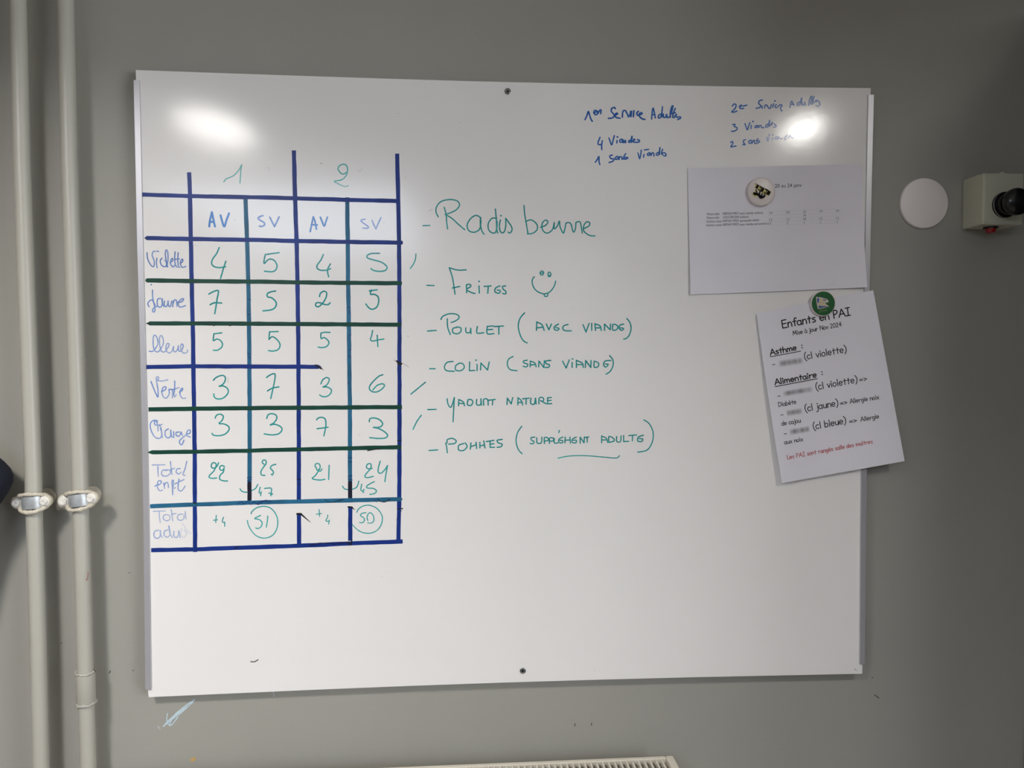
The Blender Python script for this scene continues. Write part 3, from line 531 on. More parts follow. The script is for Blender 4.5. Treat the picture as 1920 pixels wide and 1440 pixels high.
# ---------------------------------------------------------------- sheets of paper
def bilerp(q, u, v):
    a, b, c, d = [np.array(p, float) for p in q]     # TL TR BR BL
    return (a*(1-u)+b*u)*(1-v)+(d*(1-u)+c*u)*v
def inv(q, x, y):
    u = v = 0.5
    for _ in range(6):
        p = bilerp(q, u, v); e = np.array([x, y])-p
        du = (bilerp(q, u+1e-3, v)-p)/1e-3; dv = (bilerp(q, u, v+1e-3)-p)/1e-3
        J = np.array([[du[0], dv[0]], [du[1], dv[1]]]); s_ = np.linalg.solve(J, e); u += s_[0]; v += s_[1]
    return u, v
def sheet(name, q, dfun, edge, label, cat):
    c = P(*bilerp(q, .5, 1), BD)
    t = thing(name, c, label, cat)
    nu, nv = 28, 28; mb = MB(); vs = []; bk = []
    for j in range(nv+1):
        for i in range(nu+1):
            u, v = i/nu, j/nv; p = bilerp(q, u, v); p = p+np.array(edge(u, v)); w = P(p[0], p[1], dfun(*p)); vs.append(w); bk.append(w+np.array([0, 0.00018, 0]))
    g = lambda i, j: j*(nu+1)+i; N = len(vs)
    fs = [(g(i, j), g(i+1, j), g(i+1, j+1), g(i, j+1)) for j in range(nv) for i in range(nu)]
    fs += [tuple(N+k for k in reversed(f)) for f in fs]
    ring = [g(i, 0) for i in range(nu)]+[g(nu, j) for j in range(nv)]+[g(i, nv) for i in range(nu, 0, -1)]+[g(0, j) for j in range(nv, 0, -1)]
    fs += [(a, b, b+N, a+N) for a, b in zip(ring, ring[1:]+ring[:1])]
    mb.add(vs+bk, fs).build('sheet', m_paper, t, smooth=60)
    return t
Q1 = [(1289.4, 315.3), (1616.8, 307.8), (1626.2, 538.4), (1294.6, 552)]
def d1(x, y):
    u, v = inv(Q1, x, y); u = min(max(u, -.1), 1.1); v = min(max(v, 0), 1.05)
    return BD+0.0012+0.0030*max(0, v-0.25)**1.6+0.0085*(max(0, u-0.75)/0.25)**2*max(0, v-.3)**1.5+0.0015*max(0, 0.12-u)/0.12*v+0.0004*math.sin(7*u+2)*math.sin(5*v)
sh1 = sheet('paper_sheet', Q1, d1, lambda u, v: ((-2.2*math.sin(math.pi*v)*u), 0.8*math.sin(math.pi*u)*(v > .5)), 'landscape sheet with a small printed table, pinned under the white round magnet', 'paper')
e1 = lambda x, y: d1(x, y)+0.0002
mb = MB()
qx = lambda x, y: (1280+x/5.3333, 290+y/5.3333)
def pr1(mb, t, x0, y0, x1, y1, cap, k=1.0): printed(mb, t, qx(x0, y0), qx(x1, y1), cap, e1, k)
pr1(mb, '20 au 24 janv', 922, 330, 1190, 322, 7.0, .95)
ribbon(mb, [qx(904, 310), qx(905, 322)], 1.3, e1, .8, .8, False)
mb.build('printed_heading', i_print, sh1)
mb = MB()
for t, x0, y0, x1, y1 in (('Maternelle', 243, 606, 368, 602), ('REPAS MIDI', 405, 601, 558, 596), ('sans viande enfants', 572, 597, 803, 590),
                          ('Maternelle', 243, 643, 365, 639), ('GOUTER ENF', 405, 637, 565, 634), ('enfants', 572, 635, 660, 631),
                          ('Adultes mater', 238, 680, 397, 675), ('REPAS MIDI', 405, 674, 560, 669), ('personnel adulte', 575, 671, 765, 663),
                          ('Adultes mater', 235, 717, 397, 712), ('REPAS MIDI', 405, 711, 560, 706), ('sans viande personnel ac', 573, 708, 865, 697)):
    pr1(mb, t, x0, y0, x1, y1, 4.3, .9)
mb.build('printed_table', i_print, sh1)
cols = [870, 1040, 1207, 1371, 1536]
for row, y, dy in ((('53', '53', '32', '54', '54'), 592, -5), ((None, None, '36', None, None), 625, -4), (('12', '12', '18', '12', '12'), 664, -4.5), (('5', '5', '2', '5', '5'), 699, -4)):
    for i, s_ in enumerate(row):
        if s_:
            mb = MB(); pr1(mb, s_, cols[i]+(4 if len(s_) == 1 else 0), y+dy*i, cols[i]+(14 if len(s_) == 1 else 27), y+dy*i-.5, 4.4, .8); mb.build('printed_number', i_print, sh1)
mb = MB()
for k in range(5): ribbon(mb, [qx(862, 572+k*34), qx(1600, 545+k*34)], .5, e1, .14, .14, False)
for x in (862, 1030, 1198, 1362, 1530): ribbon(mb, [qx(x, 570-(x-862)*.035), qx(x+6, 706-(x-862)*.035)], .5, e1, .14, .14, False)
mb.build('table_lines', i_print, sh1)

Q2 = [(1418.5, 588.5), (1637.2, 544.2), (1696.2, 864.6), (1466.2, 906)]
def d2(x, y):
    u, v = inv(Q2, x, y); u = min(max(u, -.1), 1.1); v = min(max(v, 0), 1.05)
    return BD+0.0032+0.0035*v**1.3+0.004*v*(max(0, 0.25-u)/0.25)**2+0.003*u*v+0.0015*max(0, u-.7)/.3+0.0004*math.sin(9*u)*math.sin(4*v)
sh2 = sheet('paper_sheet', Q2, d2, lambda u, v: (-1.5*math.sin(math.pi*v)*(1-u), -1.6*math.sin(math.pi*u)*(1-v)), 'tilted portrait printed allergy notice held by the green magnet overhanging the right rail', 'paper')
e2 = lambda x, y: d2(x, y)+0.0002

# single-stroke rounded lettering for the notice
def arc(cx, cy, rx, ry, a0, a1, n=10): return [(cx+rx*math.cos(math.radians(a0+(a1-a0)*i/n)), cy+ry*math.sin(math.radians(a0+(a1-a0)*i/n))) for i in range(n+1)]
o_ = arc(1.9, 2.4, 1.7, 2.4, 60, 420, 14)
G = {  # advance, strokes ; baseline 0, x height 5, capitals 8
 'a': (4.6, [arc(1.9, 2.3, 1.7, 2.3, 40, 320, 12), [(3.5, 4.6), (3.6, 2), (4.1, 0)]]),
 'b': (4.6, [[(.4, 8), (.5, 0)], arc(2.1, 2.3, 1.7, 2.3, 160, -170, 12)]),
 'c': (4.2, [arc(2.1, 2.4, 1.8, 2.4, 45, 320, 12)]),
 'd': (4.8, [arc(1.9, 2.3, 1.7, 2.3, 30, 340, 12), [(3.8, 8), (3.7, 0)]]),
 'e': (4.5, [[(.5, 2.5), (3.7, 2.7)]+arc(2.0, 2.5, 1.7, 2.4, 10, 320, 12)]),
 'f': (4.0, [[(3.9, 7.4), (3.1, 8), (2.2, 7.4), (1.9, 5.5), (1.9, 0)], [(.5, 4.6), (3.4, 4.7)]]),
 'g': (4.6, [arc(1.9, 2.6, 1.6, 2.2, 40, 330, 12), [(3.5, 4.7), (3.6, .5), (3.3, -2), (2, -2.8), (.6, -2.2)]]),
 'h': (4.6, [[(.5, 8), (.5, 0)], [(.5, 2.6), (1.4, 4.4), (2.8, 4.6), (3.6, 3.2), (3.7, 0)]]),
 'i': (2.0, [[(.8, 4.6), (.8, 0)], [(.8, 6.8)]]),
 'j': (2.8, [[(1.8, 4.6), (1.9, -1), (1.2, -2.7), (0, -2.4)], [(1.8, 6.8)]]),
 'l': (2.0, [[(.8, 8), (.8, 0)]]),
 'm': (6.6, [[(.5, 4.7), (.5, 0)], [(.5, 3), (1.5, 4.6), (2.6, 4.2), (3, 0)], [(3, 3), (4, 4.6), (5.2, 4.2), (5.6, 0)]]),
 'n': (4.5, [[(.5, 4.7), (.5, 0)], [(.5, 2.6), (1.4, 4.4), (2.8, 4.6), (3.6, 3.2), (3.7, 0)]]),
 'o': (4.4, [o_]),
 'r': (4.0, [[(.6, 4.7), (.7, 0)], [(.7, 2.6), (1.6, 4.3), (3.4, 4.5)]]),
 's': (4.0, [[(3.2, 4.5), (1.6, 4.6), (.6, 3.6), (1.8, 2.6), (3.2, 1.7), (2.6, .2), (.6, .2)]]),
 't': (4.0, [[(1.9, 7), (1.8, 0)], [(.4, 4.6), (3.5, 4.7)]]),
 'u': (4.6, [[(.5, 4.7), (.6, 1.4), (1.8, .1), (3.2, 1), (3.7, 4.7)], [(3.7, 4.7), (3.9, 0)]]),
 'v': (4.2, [[(.4, 4.7), (2, 0)], [(2, 0), (3.7, 4.7)]]),
 'x': (4.4, [[(.4, 4.7), (3.8, 0)], [(3.7, 4.7), (.4, 0)]]),
 'E': (5.2, [[(.7, 8), (.7, 0)], [(.7, 8), (4.4, 8)], [(.7, 4.3), (4.1, 4.3)], [(.7, 0), (4.5, 0)]]),
 'P': (4.9, [[(.7, 8), (.7, 0)], [(.7, 7.9), (2.8, 7.8), (4.2, 6.2), (3, 4.2), (.7, 3.6)]]),
 'A': (6.2, [[(.3, 0), (3.1, 8)], [(3.1, 8), (5.8, 0)], [(1.3, 2.7), (4.9, 2.9)]]),
 'I': (4.6, [[(.5, 8), (4.1, 8)], [(2.3, 8), (2.3, 0)], [(.5, 0), (4.1, 0)]]),
 'M': (7.2, [[(.6, 0), (1.5, 8)], [(1.5, 8), (3.5, 2)], [(3.5, 2), (5.5, 8)], [(5.5, 8), (6.6, 0)]]),
 'N': (6.2, [[(.6, 0), (.7, 8)], [(.7, 8), (5.2, 0)], [(5.2, 0), (5.3, 8)]]),
 'D': (5.6, [[(.7, 8), (.7, 0)], [(.7, 8), (3.4, 7.2), (4.9, 4.4), (3.8, 1.2), (.7, 0)]]),
 'L': (4.6, [[(.7, 8), (.7, 0)], [(.7, 0), (4.3, 0)]]),
 '0': (5.0, [arc(2.3, 4, 1.9, 4, 60, 420, 14)]),
 '2': (5.0, [[(.6, 6.6), (1.6, 7.9), (3.6, 7.4), (3.7, 5.4), (2, 2.6), (.5, 0)], [(.5, 0), (4.3, 0)]]),
 '4': (5.0, [[(3.3, 0), (3.3, 8)], [(3.3, 8), (.4, 2.8)], [(.4, 2.8), (4.7, 2.8)]]),
 '(': (3.0, [[(2.5, 8.8), (1, 6.4), (.6, 3.2), (1.2, .2), (2.5, -2)]]),
 ')': (3.0, [[(.5, 8.8), (2, 6.4), (2.4, 3.2), (1.8, .2), (.5, -2)]]),
 '=': (4.6, [[(.5, 4.4), (3.9, 4.4)], [(.5, 2.4), (3.9, 2.4)]]),
 '>': (4.4, [[(.6, 5.6), (3.8, 3.5)], [(3.8, 3.5), (.6, 1.2)]]),
 '-': (4.0, [[(.5, 3), (3.5, 3)]]),
 ':': (2.4, [[(1, 4.4)], [(1, 1)]]), ' ': (3.0, [])}
for ch, base, acc in (('\u00e0', 'a', [(1.2, 7.6), (2.4, 6.2)]), ('\u00e8', 'e', [(1.4, 7.6), (2.6, 6.2)]), ('\u00e9', 'e', [(1.4, 6.2), (2.6, 7.6)])):
    G[ch] = (G[base][0], G[base][1]+[acc])
def comic(name, text, p0, p1, cap, w, mtl=i_print, k=1.0, extra=(), dfun=e2):
    p0 = np.array(p0, float); p1 = np.array(p1, float); u = (p1-p0); L = np.hypot(*u); u = u/L; v = np.array([-0.150, -0.989])
    tot = sum(G[c][0] for c in text)-0.6; sx = L/tot; sy = cap/8; x = 0; mb = MB()
    for c in text:
        for st in G[c][1]:
            pts = [tuple(p0+u*((x+a)*sx)+v*(b*sy)) for a, b in st]
            ribbon(mb, pts, w*1.15*(1.3 if len(pts) == 1 else 1), dfun, k, k, len(pts) > 2)
        x += G[c][0]
    for a, b in extra: ribbon(mb, [a, b], w*0.8, dfun, k, k, False)
    return mb.build(name, mtl, sh2)
m_ = lambda x, y: (1410+x/6.4, 530+y/6.4)
n_ = lambda x, y: (1410+x/6.4, 700+y/6.4)
comic('printed_heading', 'Enfants en PAI', m_(360, 547), m_(1180, 390), 14.5, 1.9)
comic('printed_line', 'Mise \u00e0 jour Nov 2024', m_(490, 632), m_(1075, 522), 8.0, 1.05)
comic('printed_line', 'Asthme', m_(218, 872), m_(535, 808), 10.8, 1.8, extra=[(m_(218, 890), m_(583, 822))])
comic('printed_line', ':', m_(592, 792), m_(612, 788), 11, 1.4)
comic('printed_line', '(cl violette)', m_(628, 925), m_(1135, 832), 12.5, 1.4)
comic('printed_line', 'Alimentaire', m_(273, 1228), m_(776, 1133), 10.8, 1.8, extra=[(m_(278, 1248), m_(783, 1152))])
comic('printed_line', ':', m_(832, 1112), m_(852, 1108), 11, 1.4)
comic('printed_line', '(cl violette)', n_(765, 200), n_(1265, 108), 12.5, 1.4)
comic('printed_line', '=>', n_(1290, 108), n_(1380, 92), 9.5, 1.2)
comic('printed_line', 'Diab\u00e8te', n_(318, 402), n_(532, 364), 8.4, 1.05)
comic('printed_line', '(cl jaune)', n_(635, 460), n_(1035, 388), 12.5, 1.4)
comic('printed_line', '=>', n_(1060, 388), n_(1142, 372), 8.4, 1.2)
comic('printed_line', 'Allergie noix', n_(1175, 363), n_(1525, 308), 8.4, 1.05)
comic('printed_line', 'de cajou', n_(357, 628), n_(584, 588), 8.4, 1.05)
comic('printed_line', '(cl bleue)', n_(733, 675), n_(1130, 600), 12.5, 1.4)
comic('printed_line', '=>', n_(1168, 606), n_(1258, 590), 8.4, 1.2)
comic('printed_line', 'Allergie', n_(1303, 580), n_(1525, 538), 8.4, 1.05)
comic('printed_line', 'aux noix', n_(390, 852), n_(613, 812), 8.0, 1.05)
comic('printed_line', 'Les PAI sont rang\u00e9s salle des maitres', n_(422, 1032), n_(1448, 838), 7.6, 1.05, mtl=i_red)['label'] = 'red printed line'
for a in (m_(245, 986), m_(308, 1364), n_(345, 502), n_(385, 728)):
    mb = MB(); ribbon(mb, [a, (a[0]+4.6, a[1]-.9)], 1.3, e2, 1, 1, False); mb.build('printed_dash', i_print, sh2)
def blur(a, b, h, seed):
    """soft grey unreadable smudge where a name stood"""
    a = np.array(a); b = np.array(b); u = b-a; L = np.hypot(*u); u = u/L; v = np.array([u[1], -u[0]]); nu, nv = 26, 9; mb = MB(); vs = []; ks = []
    rg = random.Random(seed); col = [rg.uniform(.45, 1) for _ in range(nu+1)]; col = [(col[max(i-1, 0)]+2*col[i]+col[min(i+1, nu)])/4 for i in range(nu+1)]
    for j in range(nv+1):
        for i in range(nu+1):
            x, y = i/nu, j/nv; p = a+u*L*x+v*h*(y-.5); vs.append(P(p[0], p[1], e2(*p)))
            ex = min(1, min(x, 1-x)*8); ey = math.sin(math.pi*y)**1.1; ks.append(.72*ex*ey*col[i]*(1.15-.3*x))
    g = lambda i, j: j*(nu+1)+i
    mb.add(vs, [(g(i, j), g(i+1, j), g(i+1, j+1), g(i, j+1)) for j in range(nv) for i in range(nu)], ks).build('blurred_name', i_print, sh2)
blur(m_(318, 975), m_(622, 930), 14, 1); blur(m_(368, 1335), m_(735, 1275), 12.5, 2); blur(n_(410, 480), n_(608, 450), 13, 3); blur(n_(445, 708), n_(700, 665), 13, 4)

# ---------------------------------------------------------------- magnets
def magnet(px, py, d, r, h, body, label):
    c = P(px, py, d); t = thing('round_magnet', c, label, 'magnet')
    MB().lathe([(r*.97, 0), (r, h*.25), (r, h*.7), (r*.95, h*.93), (r*.88, h), (0.0005, h)], c, n=64).build('cap', body, t, smooth=50)
    return t, c
def scl(d): return P(1500, 500, d)[0]-P(1499, 500, d)[0]
mh = 0.0065; dd = d1(1425, 360)
mg, c = magnet(1425.3, 360.6, dd, 25.6*scl(dd), mh, m_white, 'white round magnet with black and yellow emblem on the upper paper')
fd = lambda k: (lambda x, y: dd+mh+k)
lp = lambda x, y: (1380+x/19.2, 320+y/19.2)
def poly(mb, pts, k, dfun=None):
    mb.add([P(*lp(x, y), dd+mh+k) for x, y in parse(pts)], [tuple(range(len(parse(pts))))])
mb = MB()
poly(mb, "675,450 1275,755 1205,885 1120,905 1010,850 860,770 730,690 690,600", .0002)
mb.add([P(1380+(690+95*math.cos(a))/19.2, 320+(840+105*math.sin(a))/19.2, dd+mh+.0002) for a in [2*math.pi*i/24 for i in range(24)]], [tuple(range(24))])
mb.build('emblem_yellow', m_yel, mg)
mb = MB()
lu, lv = np.array([.889, .459]), np.array([-.459, .889])
for q_, (a0, a1, b0, b1) in enumerate(((0, 430, 0, 16), (80, 168, 16, 152), (300, 388, 24, 168), (196, 302, 24, 60), (240, 302, 80, 110), (196, 302, 132, 168),
                       (535, 645, 14, 168), (425, 537, 14, 52), (475, 537, 76, 106), (425, 537, 128, 168), (430, 560, -2, 16))):
    cs = [np.array([690, 450])+lu*a+lv*b for a, b in ((a0, b0), (a1, b0), (a1, b1), (a0, b1))]
    mb.add([P(*lp(x, y), dd+mh+.0004+q_*.00003) for x, y in cs], [(0, 1, 2, 3)])
for st, w in (("690,830 760,840 830,880 900,940 960,960", 4.6), ("720,690 745,760 760,820", 2.2), ("870,740 850,800 850,860", 2.4), ("945,820 930,880 900,930", 2.2), ("1020,850 1050,900 1000,960 920,985", 2.0), ("660,820 700,840 740,830", 5.0), ("900,930 960,915 1040,905", 1.6), ("830,900 870,970 900,985", 3.0)):
    ribbon(mb, [lp(x, y) for x, y in parse(st)], w, lambda x, y: dd+mh+.0009, 1, 1)
mb.build('emblem_black', m_lblack, mg)
dd2 = d2(1541, 572); mh2 = 0.005
mg2, c2 = magnet(1541.0, 569.3, dd2, 23.3*scl(dd2), mh2, m_white, 'green round magnet with white rim and pale sail emblem on the tilted notice')
MB().lathe([(21.7*scl(dd2), mh2+.0001), (21.4*scl(dd2), mh2+.0004), (.0005, mh2+.0004)], c2, n=64).build('green_face', m_greenp, mg2)
lp2 = lambda x, y: (1490+x/19.2, 530+y/19.2)
def poly2(pts, k, m, nm):
    mb = MB(); q = parse(pts); mb.add([P(*lp2(x, y), dd2+mh2+k) for x, y in q], [tuple(range(len(q)))]); mb.build(nm, m, mg2)
poly2("765,500 840,525 900,515 1150,585 1215,640 1220,710 1140,715 1100,740 1235,855 1050,920 830,945 790,740", .0007, m_lpale, 'emblem_sail')
poly2("935,570 990,600 1150,830 870,835 870,720", .0009, m_lcream, 'emblem_sail')
poly2("805,560 885,570 860,725 820,720", .001, m_lblue, 'emblem_flag')
poly2("845,835 1060,850 1190,845 1130,880 880,915", .001, m_lblue, 'emblem_flag')
poly2("1000,600 1100,590 1150,620 1120,650 1060,655", .001, mat('logo_grey', srgb(130, 130, 128), .4), 'emblem_grey')  # grey patch of the printed emblem
mb = MB()
for st in ("930,975 895,985 900,1010 930,1040 920,1070 895,1065", "955,975 1000,965", "978,975 985,1065", "1030,1030 1060,980 1075,1025", "1040,1015 1070,1010", "1155,960 1125,975 1120,1010 1160,1020"):
    ribbon(mb, [lp2(x, y) for x, y in parse(st)], .9, lambda x, y: dd2+mh2+.001, 1, 1)
mb.build('emblem_lettering', mat('logo_olive', srgb(120, 150, 90), .4), mg2)

# ---------------------------------------------------------------- round blanking plate
r_ = 44.9*(P(1731, 381, .004)[0]-P(1730, 381, .004)[0])
c = P(1730.6, 381.8, 0.0005)
o = MB().lathe([(r_, 0), (r_, .0025), (r_*.985, .0042), (r_*.95, .005), (r_*.5, .0056), (.0005, .0058)], c, n=72).build('cover_plate', m_disc, smooth=40)
tag(o, 'flat round white plastic cover plate on the wall between whiteboard and switch box', 'cover plate')

# ---------------------------------------------------------------- switch box
a = P(1844, 324.4, .052); b = P(1916, 421.5, .052)
bx0, bx1, bz0, bz1 = a[0], b[0]+.001, b[2], a[2]
sw = thing('switch_box', ((bx0+bx1)/2, 0, bz0), 'cream plastic switch box with black mushroom button at the right edge', 'switch')
MB().box((bx0, -.052, bz0), (bx1, -.001, bz1)).build('housing', m_box, sw, bevel=.0015)
MB().box((bx0+.002, -.0535, bz0+.002), (bx1-.002, -.0515, bz1-.002)).build('lid', m_box, sw, bevel=.001)
c = P(1882.5, 384.5, .0535)
MB().lathe([(.0215, 0), (.0215, .003), (.0200, .0045), (.0180, .0045), (.0175, .012), (.019, .014), (.019, .016), (.014, .0165)], c, n=48).build('collar', m_black, sw, smooth=35)
MB().lathe([(.0213, .0035), (.0219, .0042), (.0213, .0049)], c, n=48, cap0=False, cap1=False).build('collar_ring', m_steel, sw, smooth=60)
MB().lathe([(.013, .016), (.0195, .020), (.0220, .025), (.0222, .031), (.0195, .036), (.012, .039), (.0005, .040)], c, n=48).build('push_button', m_black, sw, smooth=60)
g = P(1856, 424, .026)
MB().lathe([(.0085, -.002), (.0085, .004), (.0075, .006), (.0065, .010), (.0005, .011)], (g[0], -.028, bz0), (0, 0, -1), 24).build('cable_gland', m_redp, sw, smooth=40)
MB().lathe([(.0115, -.001), (.0115, .003)], (g[0], -.028, bz0), (0, 0, -1), 24).build('gland_ring', m_black, sw, smooth=40)
MB().lathe([(.0045, -.001), (.004, .002), (.0025, .0035)], (P(1878, 322, .045)[0], -.045, bz1), (0, 0, 1), 20).build('hinge_knob', m_box, sw, smooth=50)
MB().lathe([(.0035, -.001), (.003, .0015)], (bx0+.006, -.03, bz1), (0, 0, 1), 16).build('hinge_knob', m_box, sw, smooth=50)

# ---------------------------------------------------------------- heating pipes
PD, PR = .040, .0118
def pipe(pts, r, label):
    ax = [P(x, y, PD) for x, y in pts]
    t = thing('heating_pipe', (ax[-1][0], -PD, 0), label, 'pipe')
    path = [(ax[0][0]-.008, -PD, CEIL)]+[(p[0], -PD, p[2]) for p in ax]+[(ax[-1][0]+.001, -PD, 0)]
    path = sorted(path, key=lambda q: -q[2])
    MB().tube(path, r, 40).build('pipe_run', m_pipe, t, smooth=60)
    return t, path
def at_pipe(path, z):
    for p, q in zip(path, path[1:]):
        if q[2] <= z <= p[2]:
            f = (p[2]-z)/(p[2]-q[2]); return Vector((p[0]+(q[0]-p[0])*f, -PD, z))
pl, pathl = pipe([(33, -20), (40.5, 300), (50.5, 580), (61.5, 870), (71, 1200), (76.5, 1440)], PR, 'grey painted vertical heating pipe, the left one of the pair')
pr, pathr = pipe([(122, -20), (129.5, 300), (139, 580), (149, 870), (158.2, 1200), (165.3, 1440)], PR, 'grey painted vertical heating pipe with a coupling, nearer the whiteboard')
cz0, cz1 = P(160, 1262, PD)[2], P(160, 1316, PD)[2]
ca, cb = at_pipe(pathr, cz0), at_pipe(pathr, cz1)
mb = MB(); mb.tube([ca, ca*.97+cb*.03, ca*.03+cb*.97, cb], [.0130, .0141, .0141, .0133], 40)
mb.build('coupling', m_pipe, pr, smooth=35)
for cc, zz, am in ((ca, 1, .0022), (cb, -1, .0024)):
    mb = MB(); rg = random.Random(int(zz)+5); ring = []
    n = 36
    for i in range(n+1):
        a = 2*math.pi*(i % n)/n; rr = PR+.0008+.0012*rg.random(); ring.append((cc.x+rr*math.cos(a), cc.y+rr*math.sin(a), cc.z+zz*(.0012+.0022*math.sin(3*a+1)**2*rg.random())))
    mb.tube(ring, [am*(.7+.5*rg.random()) for _ in ring[:-1]]+[am], 8, caps=False); mb.build('weld_bead', m_pipe, pr, smooth=60)
def on_pipe(path, r, px, py):
    return None
mb = MB()
dp = lambda x, y: PD+PR*.86
ribbon(mb, parse("165,1073 164.6,1082 163,1088 161.5,1086"), 1.1, lambda x, y: PD+PR+.0002, 1, 1); mb.build('ink_mark', m_redink, pr)

def clamp(path, py, tilt, label, off):
    z = P(150, py, PD+.01)[2]; c = at_pipe(path, z); t = thing('pipe_clamp', (c.x, 0, z), label, 'pipe clamp', None)
    rot = Matrix.Rotation(tilt, 4, 'Y')
    def tr(v): return c+rot @ Vector(v)
    R = PR+.0022
    # zinc band: half shell round the front of the pipe
    mb = MB(); n = 22; vs = []
    for i in range(n+1):
        a = math.pi*(0.03+.94*i/n)
        for rr, zz in ((R, -.0105), (R+.0022, -.0095), (R+.0030, 0), (R+.0022, .0095), (R, .0105)):
            vs.append(tr((-rr*math.cos(a)*1.05, -rr*math.sin(a), zz)))
    fs = [(j*5+i, j*5+i+1, (j+1)*5+i+1, (j+1)*5+i) for j in range(n) for i in range(4)]
    mb.add(vs, fs).build('band', m_zinc, t, smooth=60)
    rg = random.Random(py)
    for zz in (-.0142, .0140):
        pts = []; rad = []
        for i in range(25):
            a = math.pi*(-.02+1.04*i/24); rr = R+.0020; pts.append(tr((-rr*math.cos(a)*1.2, -rr*math.sin(a), zz*(.60+.40*max(0, math.sin(a)))+rg.uniform(-.0006, .0006)))); rad.append(.0031+rg.uniform(-.0007, .0007))
        MB().tube(pts, rad, 8).build('flange', m_cream, t, smooth=60)
    # dark half shell painted in for the shaded gap between band and flanges
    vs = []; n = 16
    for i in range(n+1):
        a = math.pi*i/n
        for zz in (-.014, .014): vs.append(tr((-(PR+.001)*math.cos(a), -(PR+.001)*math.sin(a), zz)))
    MB().add(vs, [(2*j, 2*j+1, 2*j+3, 2*j+2) for j in range(n)]).build('gap_shade', m_dark, t, smooth=60)
    for sx in (-1, 1):
        ex = -(PR+.0128) if sx < 0 else PR+.0078; ey = -.002 if sx < 0 else -.007
        m2 = MB().lathe([(.0088, -.010), (.0104, -.006), (.0108, -.002), (.0098, 0)], tr((ex, ey, 0)), (0, -1, 0), 14).build('ear', m_cream, t, smooth=35)
        MB().lathe([(.0080, 0), (.0080, .0014), (.0070, .0020)], tr((ex, ey, 0)), (0, -1, 0), 20).build('washer', m_flake, t, smooth=40)
        MB().lathe([(.0064, .0020), (.0062, .0040), (.0048, .0054), (.0022, .0052), (.0012, .0040)], tr((ex, ey, 0)), (0, -1, 0), 6 if sx > 0 else 18).build('screw', m_flake, t, smooth=35)
    MB().tube([(c.x, -.001, z), (c.x, -PD+PR, z)], .005, 12).build('wall_stud', m_steel, t, smooth=60)
    MB().lathe([(.014, .0005), (.014, .002), (.008, .004)], (c.x, 0, z), n=20).build('wall_rosette', m_cream, t, smooth=40)
    return t
clamp(pathl, 941, math.radians(-3), 'paint flaked zinc clamp around the left heating pipe', -1)
clamp(pathr, 938, math.radians(-6), 'paint flaked zinc clamp around the pipe nearer the whiteboard', 1)

# ---------------------------------------------------------------- radiator
RB = .045
zr = float(P(1245, 1417.5, RB)[2]); xr = float(P(1262, 1417, RB)[0])
RL = .88; xl = xr-RL; RF = .145; H0 = .30
rd = thing('radiator', ((xl+xr)/2, -.09, H0), 'cream panel radiator with slotted top grille below the whiteboard', 'radiator')
for xa, xb in ((xl, xl+.0135), (xr-.0135, xr)):
    MB().box((xa, -RF, H0), (xb, -RB, zr+.0012)).build('side_panel', m_rad, rd, bevel=.003)
MB().box((xl+.014, -RF, H0+.01), (xr-.014, -RF+.012, zr-.004)).build('front_panel', m_rad, rd, bevel=.003)
MB().box((xl+.014, -RB-.012, H0+.01), (xr-.014, -RB-.004, zr-.012)).build('back_panel', m_rad, rd)
gx0, gx1 = xl+.0140, xr-.0140
MB().box((gx0, -RB-.0075, zr-.010), (gx1, -RB, zr)).build('grille_rim', m_rad, rd, bevel=.0008)
MB().box((gx0, -RF, zr-.004), (gx1, -RF+.012, zr)).build('grille_rim', m_rad, rd, bevel=.0008)
pitch = .01005; bar = MB().box((-.0017, -RF+.012, -.0035), (.0017, -RB-.0075, 0)).build('grille_bar', m_rad, rd)
me = bar.data; nb = int((gx1-gx0)/pitch); bar.location = (gx1-.0019-.0063, 0, zr-.0006)
bar.matrix_parent_inverse = rd.matrix_basis.inverted()
for i in range(1, nb):
    b_ = bar.copy(); C.objects.link(b_); b_.location = (gx1-.0082-pitch*i, 0, zr-.0006)
fin = MB().box((-.0012, -RF+.02, -.05), (.0014, -RB-.0105, 0)).build('convector_fin', m_radin, rd)
fin.location = (gx1-.0082-.0042, 0, zr-.006); fin.matrix_parent_inverse = rd.matrix_basis.inverted()
for i in range(1, nb):
    b_ = fin.copy(); C.objects.link(b_); b_.location = (gx1-.0124-pitch*i, 0, zr-.006)
for xx in (xl+.15, xr-.15):
    MB().box((xx-.015, -RB-.004, H0+.1), (xx+.015, -.001, H0+.5)).build('wall_bracket', m_steel, rd)

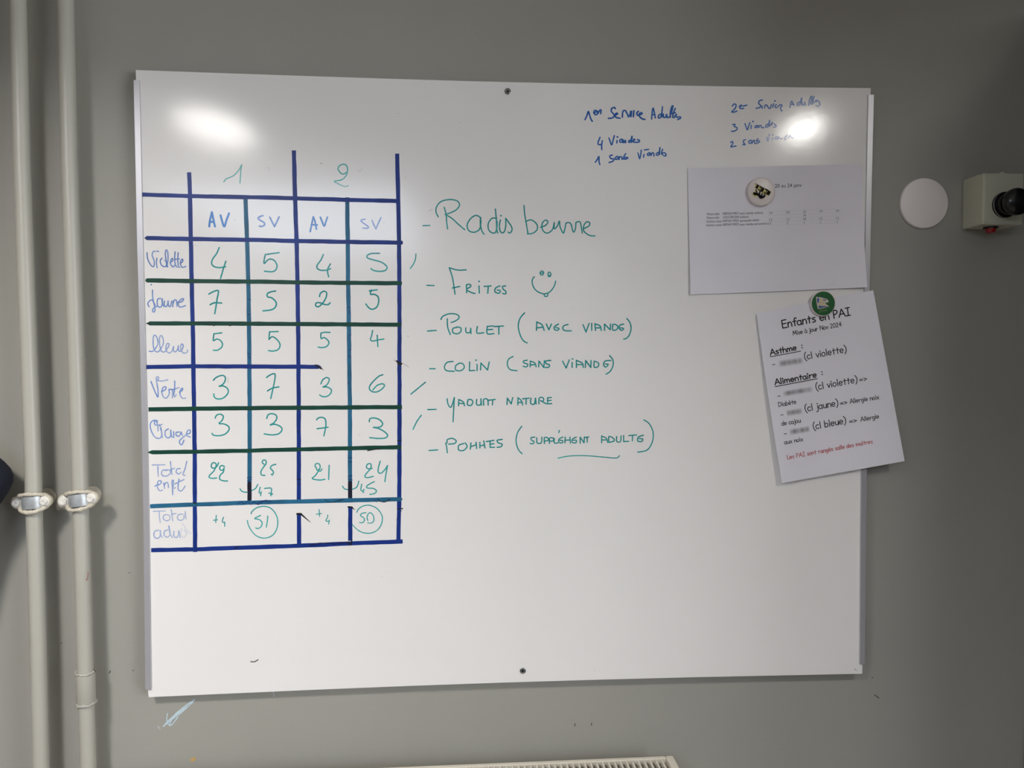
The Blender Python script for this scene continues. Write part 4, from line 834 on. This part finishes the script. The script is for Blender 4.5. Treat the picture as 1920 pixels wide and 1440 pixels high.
# ---------------------------------------------------------------- navy jacket at the left edge
hx = float(P(-330, 500, .06)[0]); hz = float(P(-330, 420, .06)[2])
jk = thing('hanging_jacket', (hx, -.05, hz-.7), 'dark navy jacket hanging on the wall at the left border, elbow showing', 'jacket')
def ringloft(path, m, name, parent, seed=1, fold=.10, n=36):
    rg = random.Random(seed); ph = [rg.uniform(0, 6) for _ in range(4)]; mb = MB(); vs = []
    for k, (c, rx, ry) in enumerate(path):
        for i in range(n):
            a = 2*math.pi*i/n; f = 1+fold*math.sin(5*a+ph[0]+k*.35)+fold*.6*math.sin(9*a+ph[1]-k*.5)
            vs.append((c[0]+rx*f*math.cos(a), c[1]+ry*f*math.sin(a), c[2]))
    K = len(path)
    fs = [(j*n+i, j*n+(i+1) % n, (j+1)*n+(i+1) % n, (j+1)*n+i) for j in range(K-1) for i in range(n)]+[tuple(range(n)), tuple((K-1)*n+i for i in range(n))]
    o = mb.add(vs, fs).build(name, m, parent, smooth=180); sb = o.modifiers.new('subdivision', 'SUBSURF'); sb.levels = sb.render_levels = 1
    return o
body = [((hx-.01, -.075, hz-.02), .03, .02), ((hx-.01, -.08, hz-.05), .08, .035), ((hx-.03, -.085, hz-.12), .12, .05), ((hx-.05, -.09, hz-.25), .12, .055), ((hx-.05, -.09, hz-.40), .11, .055), ((hx-.05, -.09, hz-.55), .12, .06), ((hx-.05, -.09, hz-.70), .13, .06), ((hx-.05, -.09, hz-.74), .12, .05)]
ringloft(body, m_cloth, 'torso', jk, 3)
def pj(x, y, d): return P(x, y, d)
ctr = [(-290, 640, .085, .040), (-240, 720, .085, .044), (-180, 785, .085, .045), (-118, 838, .082, .043), (-62, 878, .08, .039), (-1, 904, .076, .035), (-42, 934, .076, .036), (-70, 972, .078, .038), (-92, 1040, .08, .039), (-104, 1110, .08, .038), (-112, 1170, .08, .036)]
pts = [pj(x, y, d) for x, y, d, r in ctr]
o = MB().tube(pts, [r for *_, r in ctr], 28, flat=.72).build('sleeve', m_cloth, jk, smooth=180); sb = o.modifiers.new('subdivision', 'SUBSURF'); sb.levels = sb.render_levels = 2
MB().tube([(hx, -.001, hz+.03), (hx, -.04, hz+.02), (hx, -.07, hz), (hx, -.085, hz+.015)], .005, 10).build('coat_hook', m_steel, jk, smooth=60)
MB().tube([(hx-.012, -.07, hz-.03), (hx-.01, -.066, hz), (hx, -.064, hz+.006), (hx+.01, -.066, hz), (hx+.012, -.07, hz-.03)], .002, 8).build('hanging_loop', m_cloth, jk, smooth=60)
print('radiator', zr, xr, 'box', bx0, bx1, bz0, bz1)
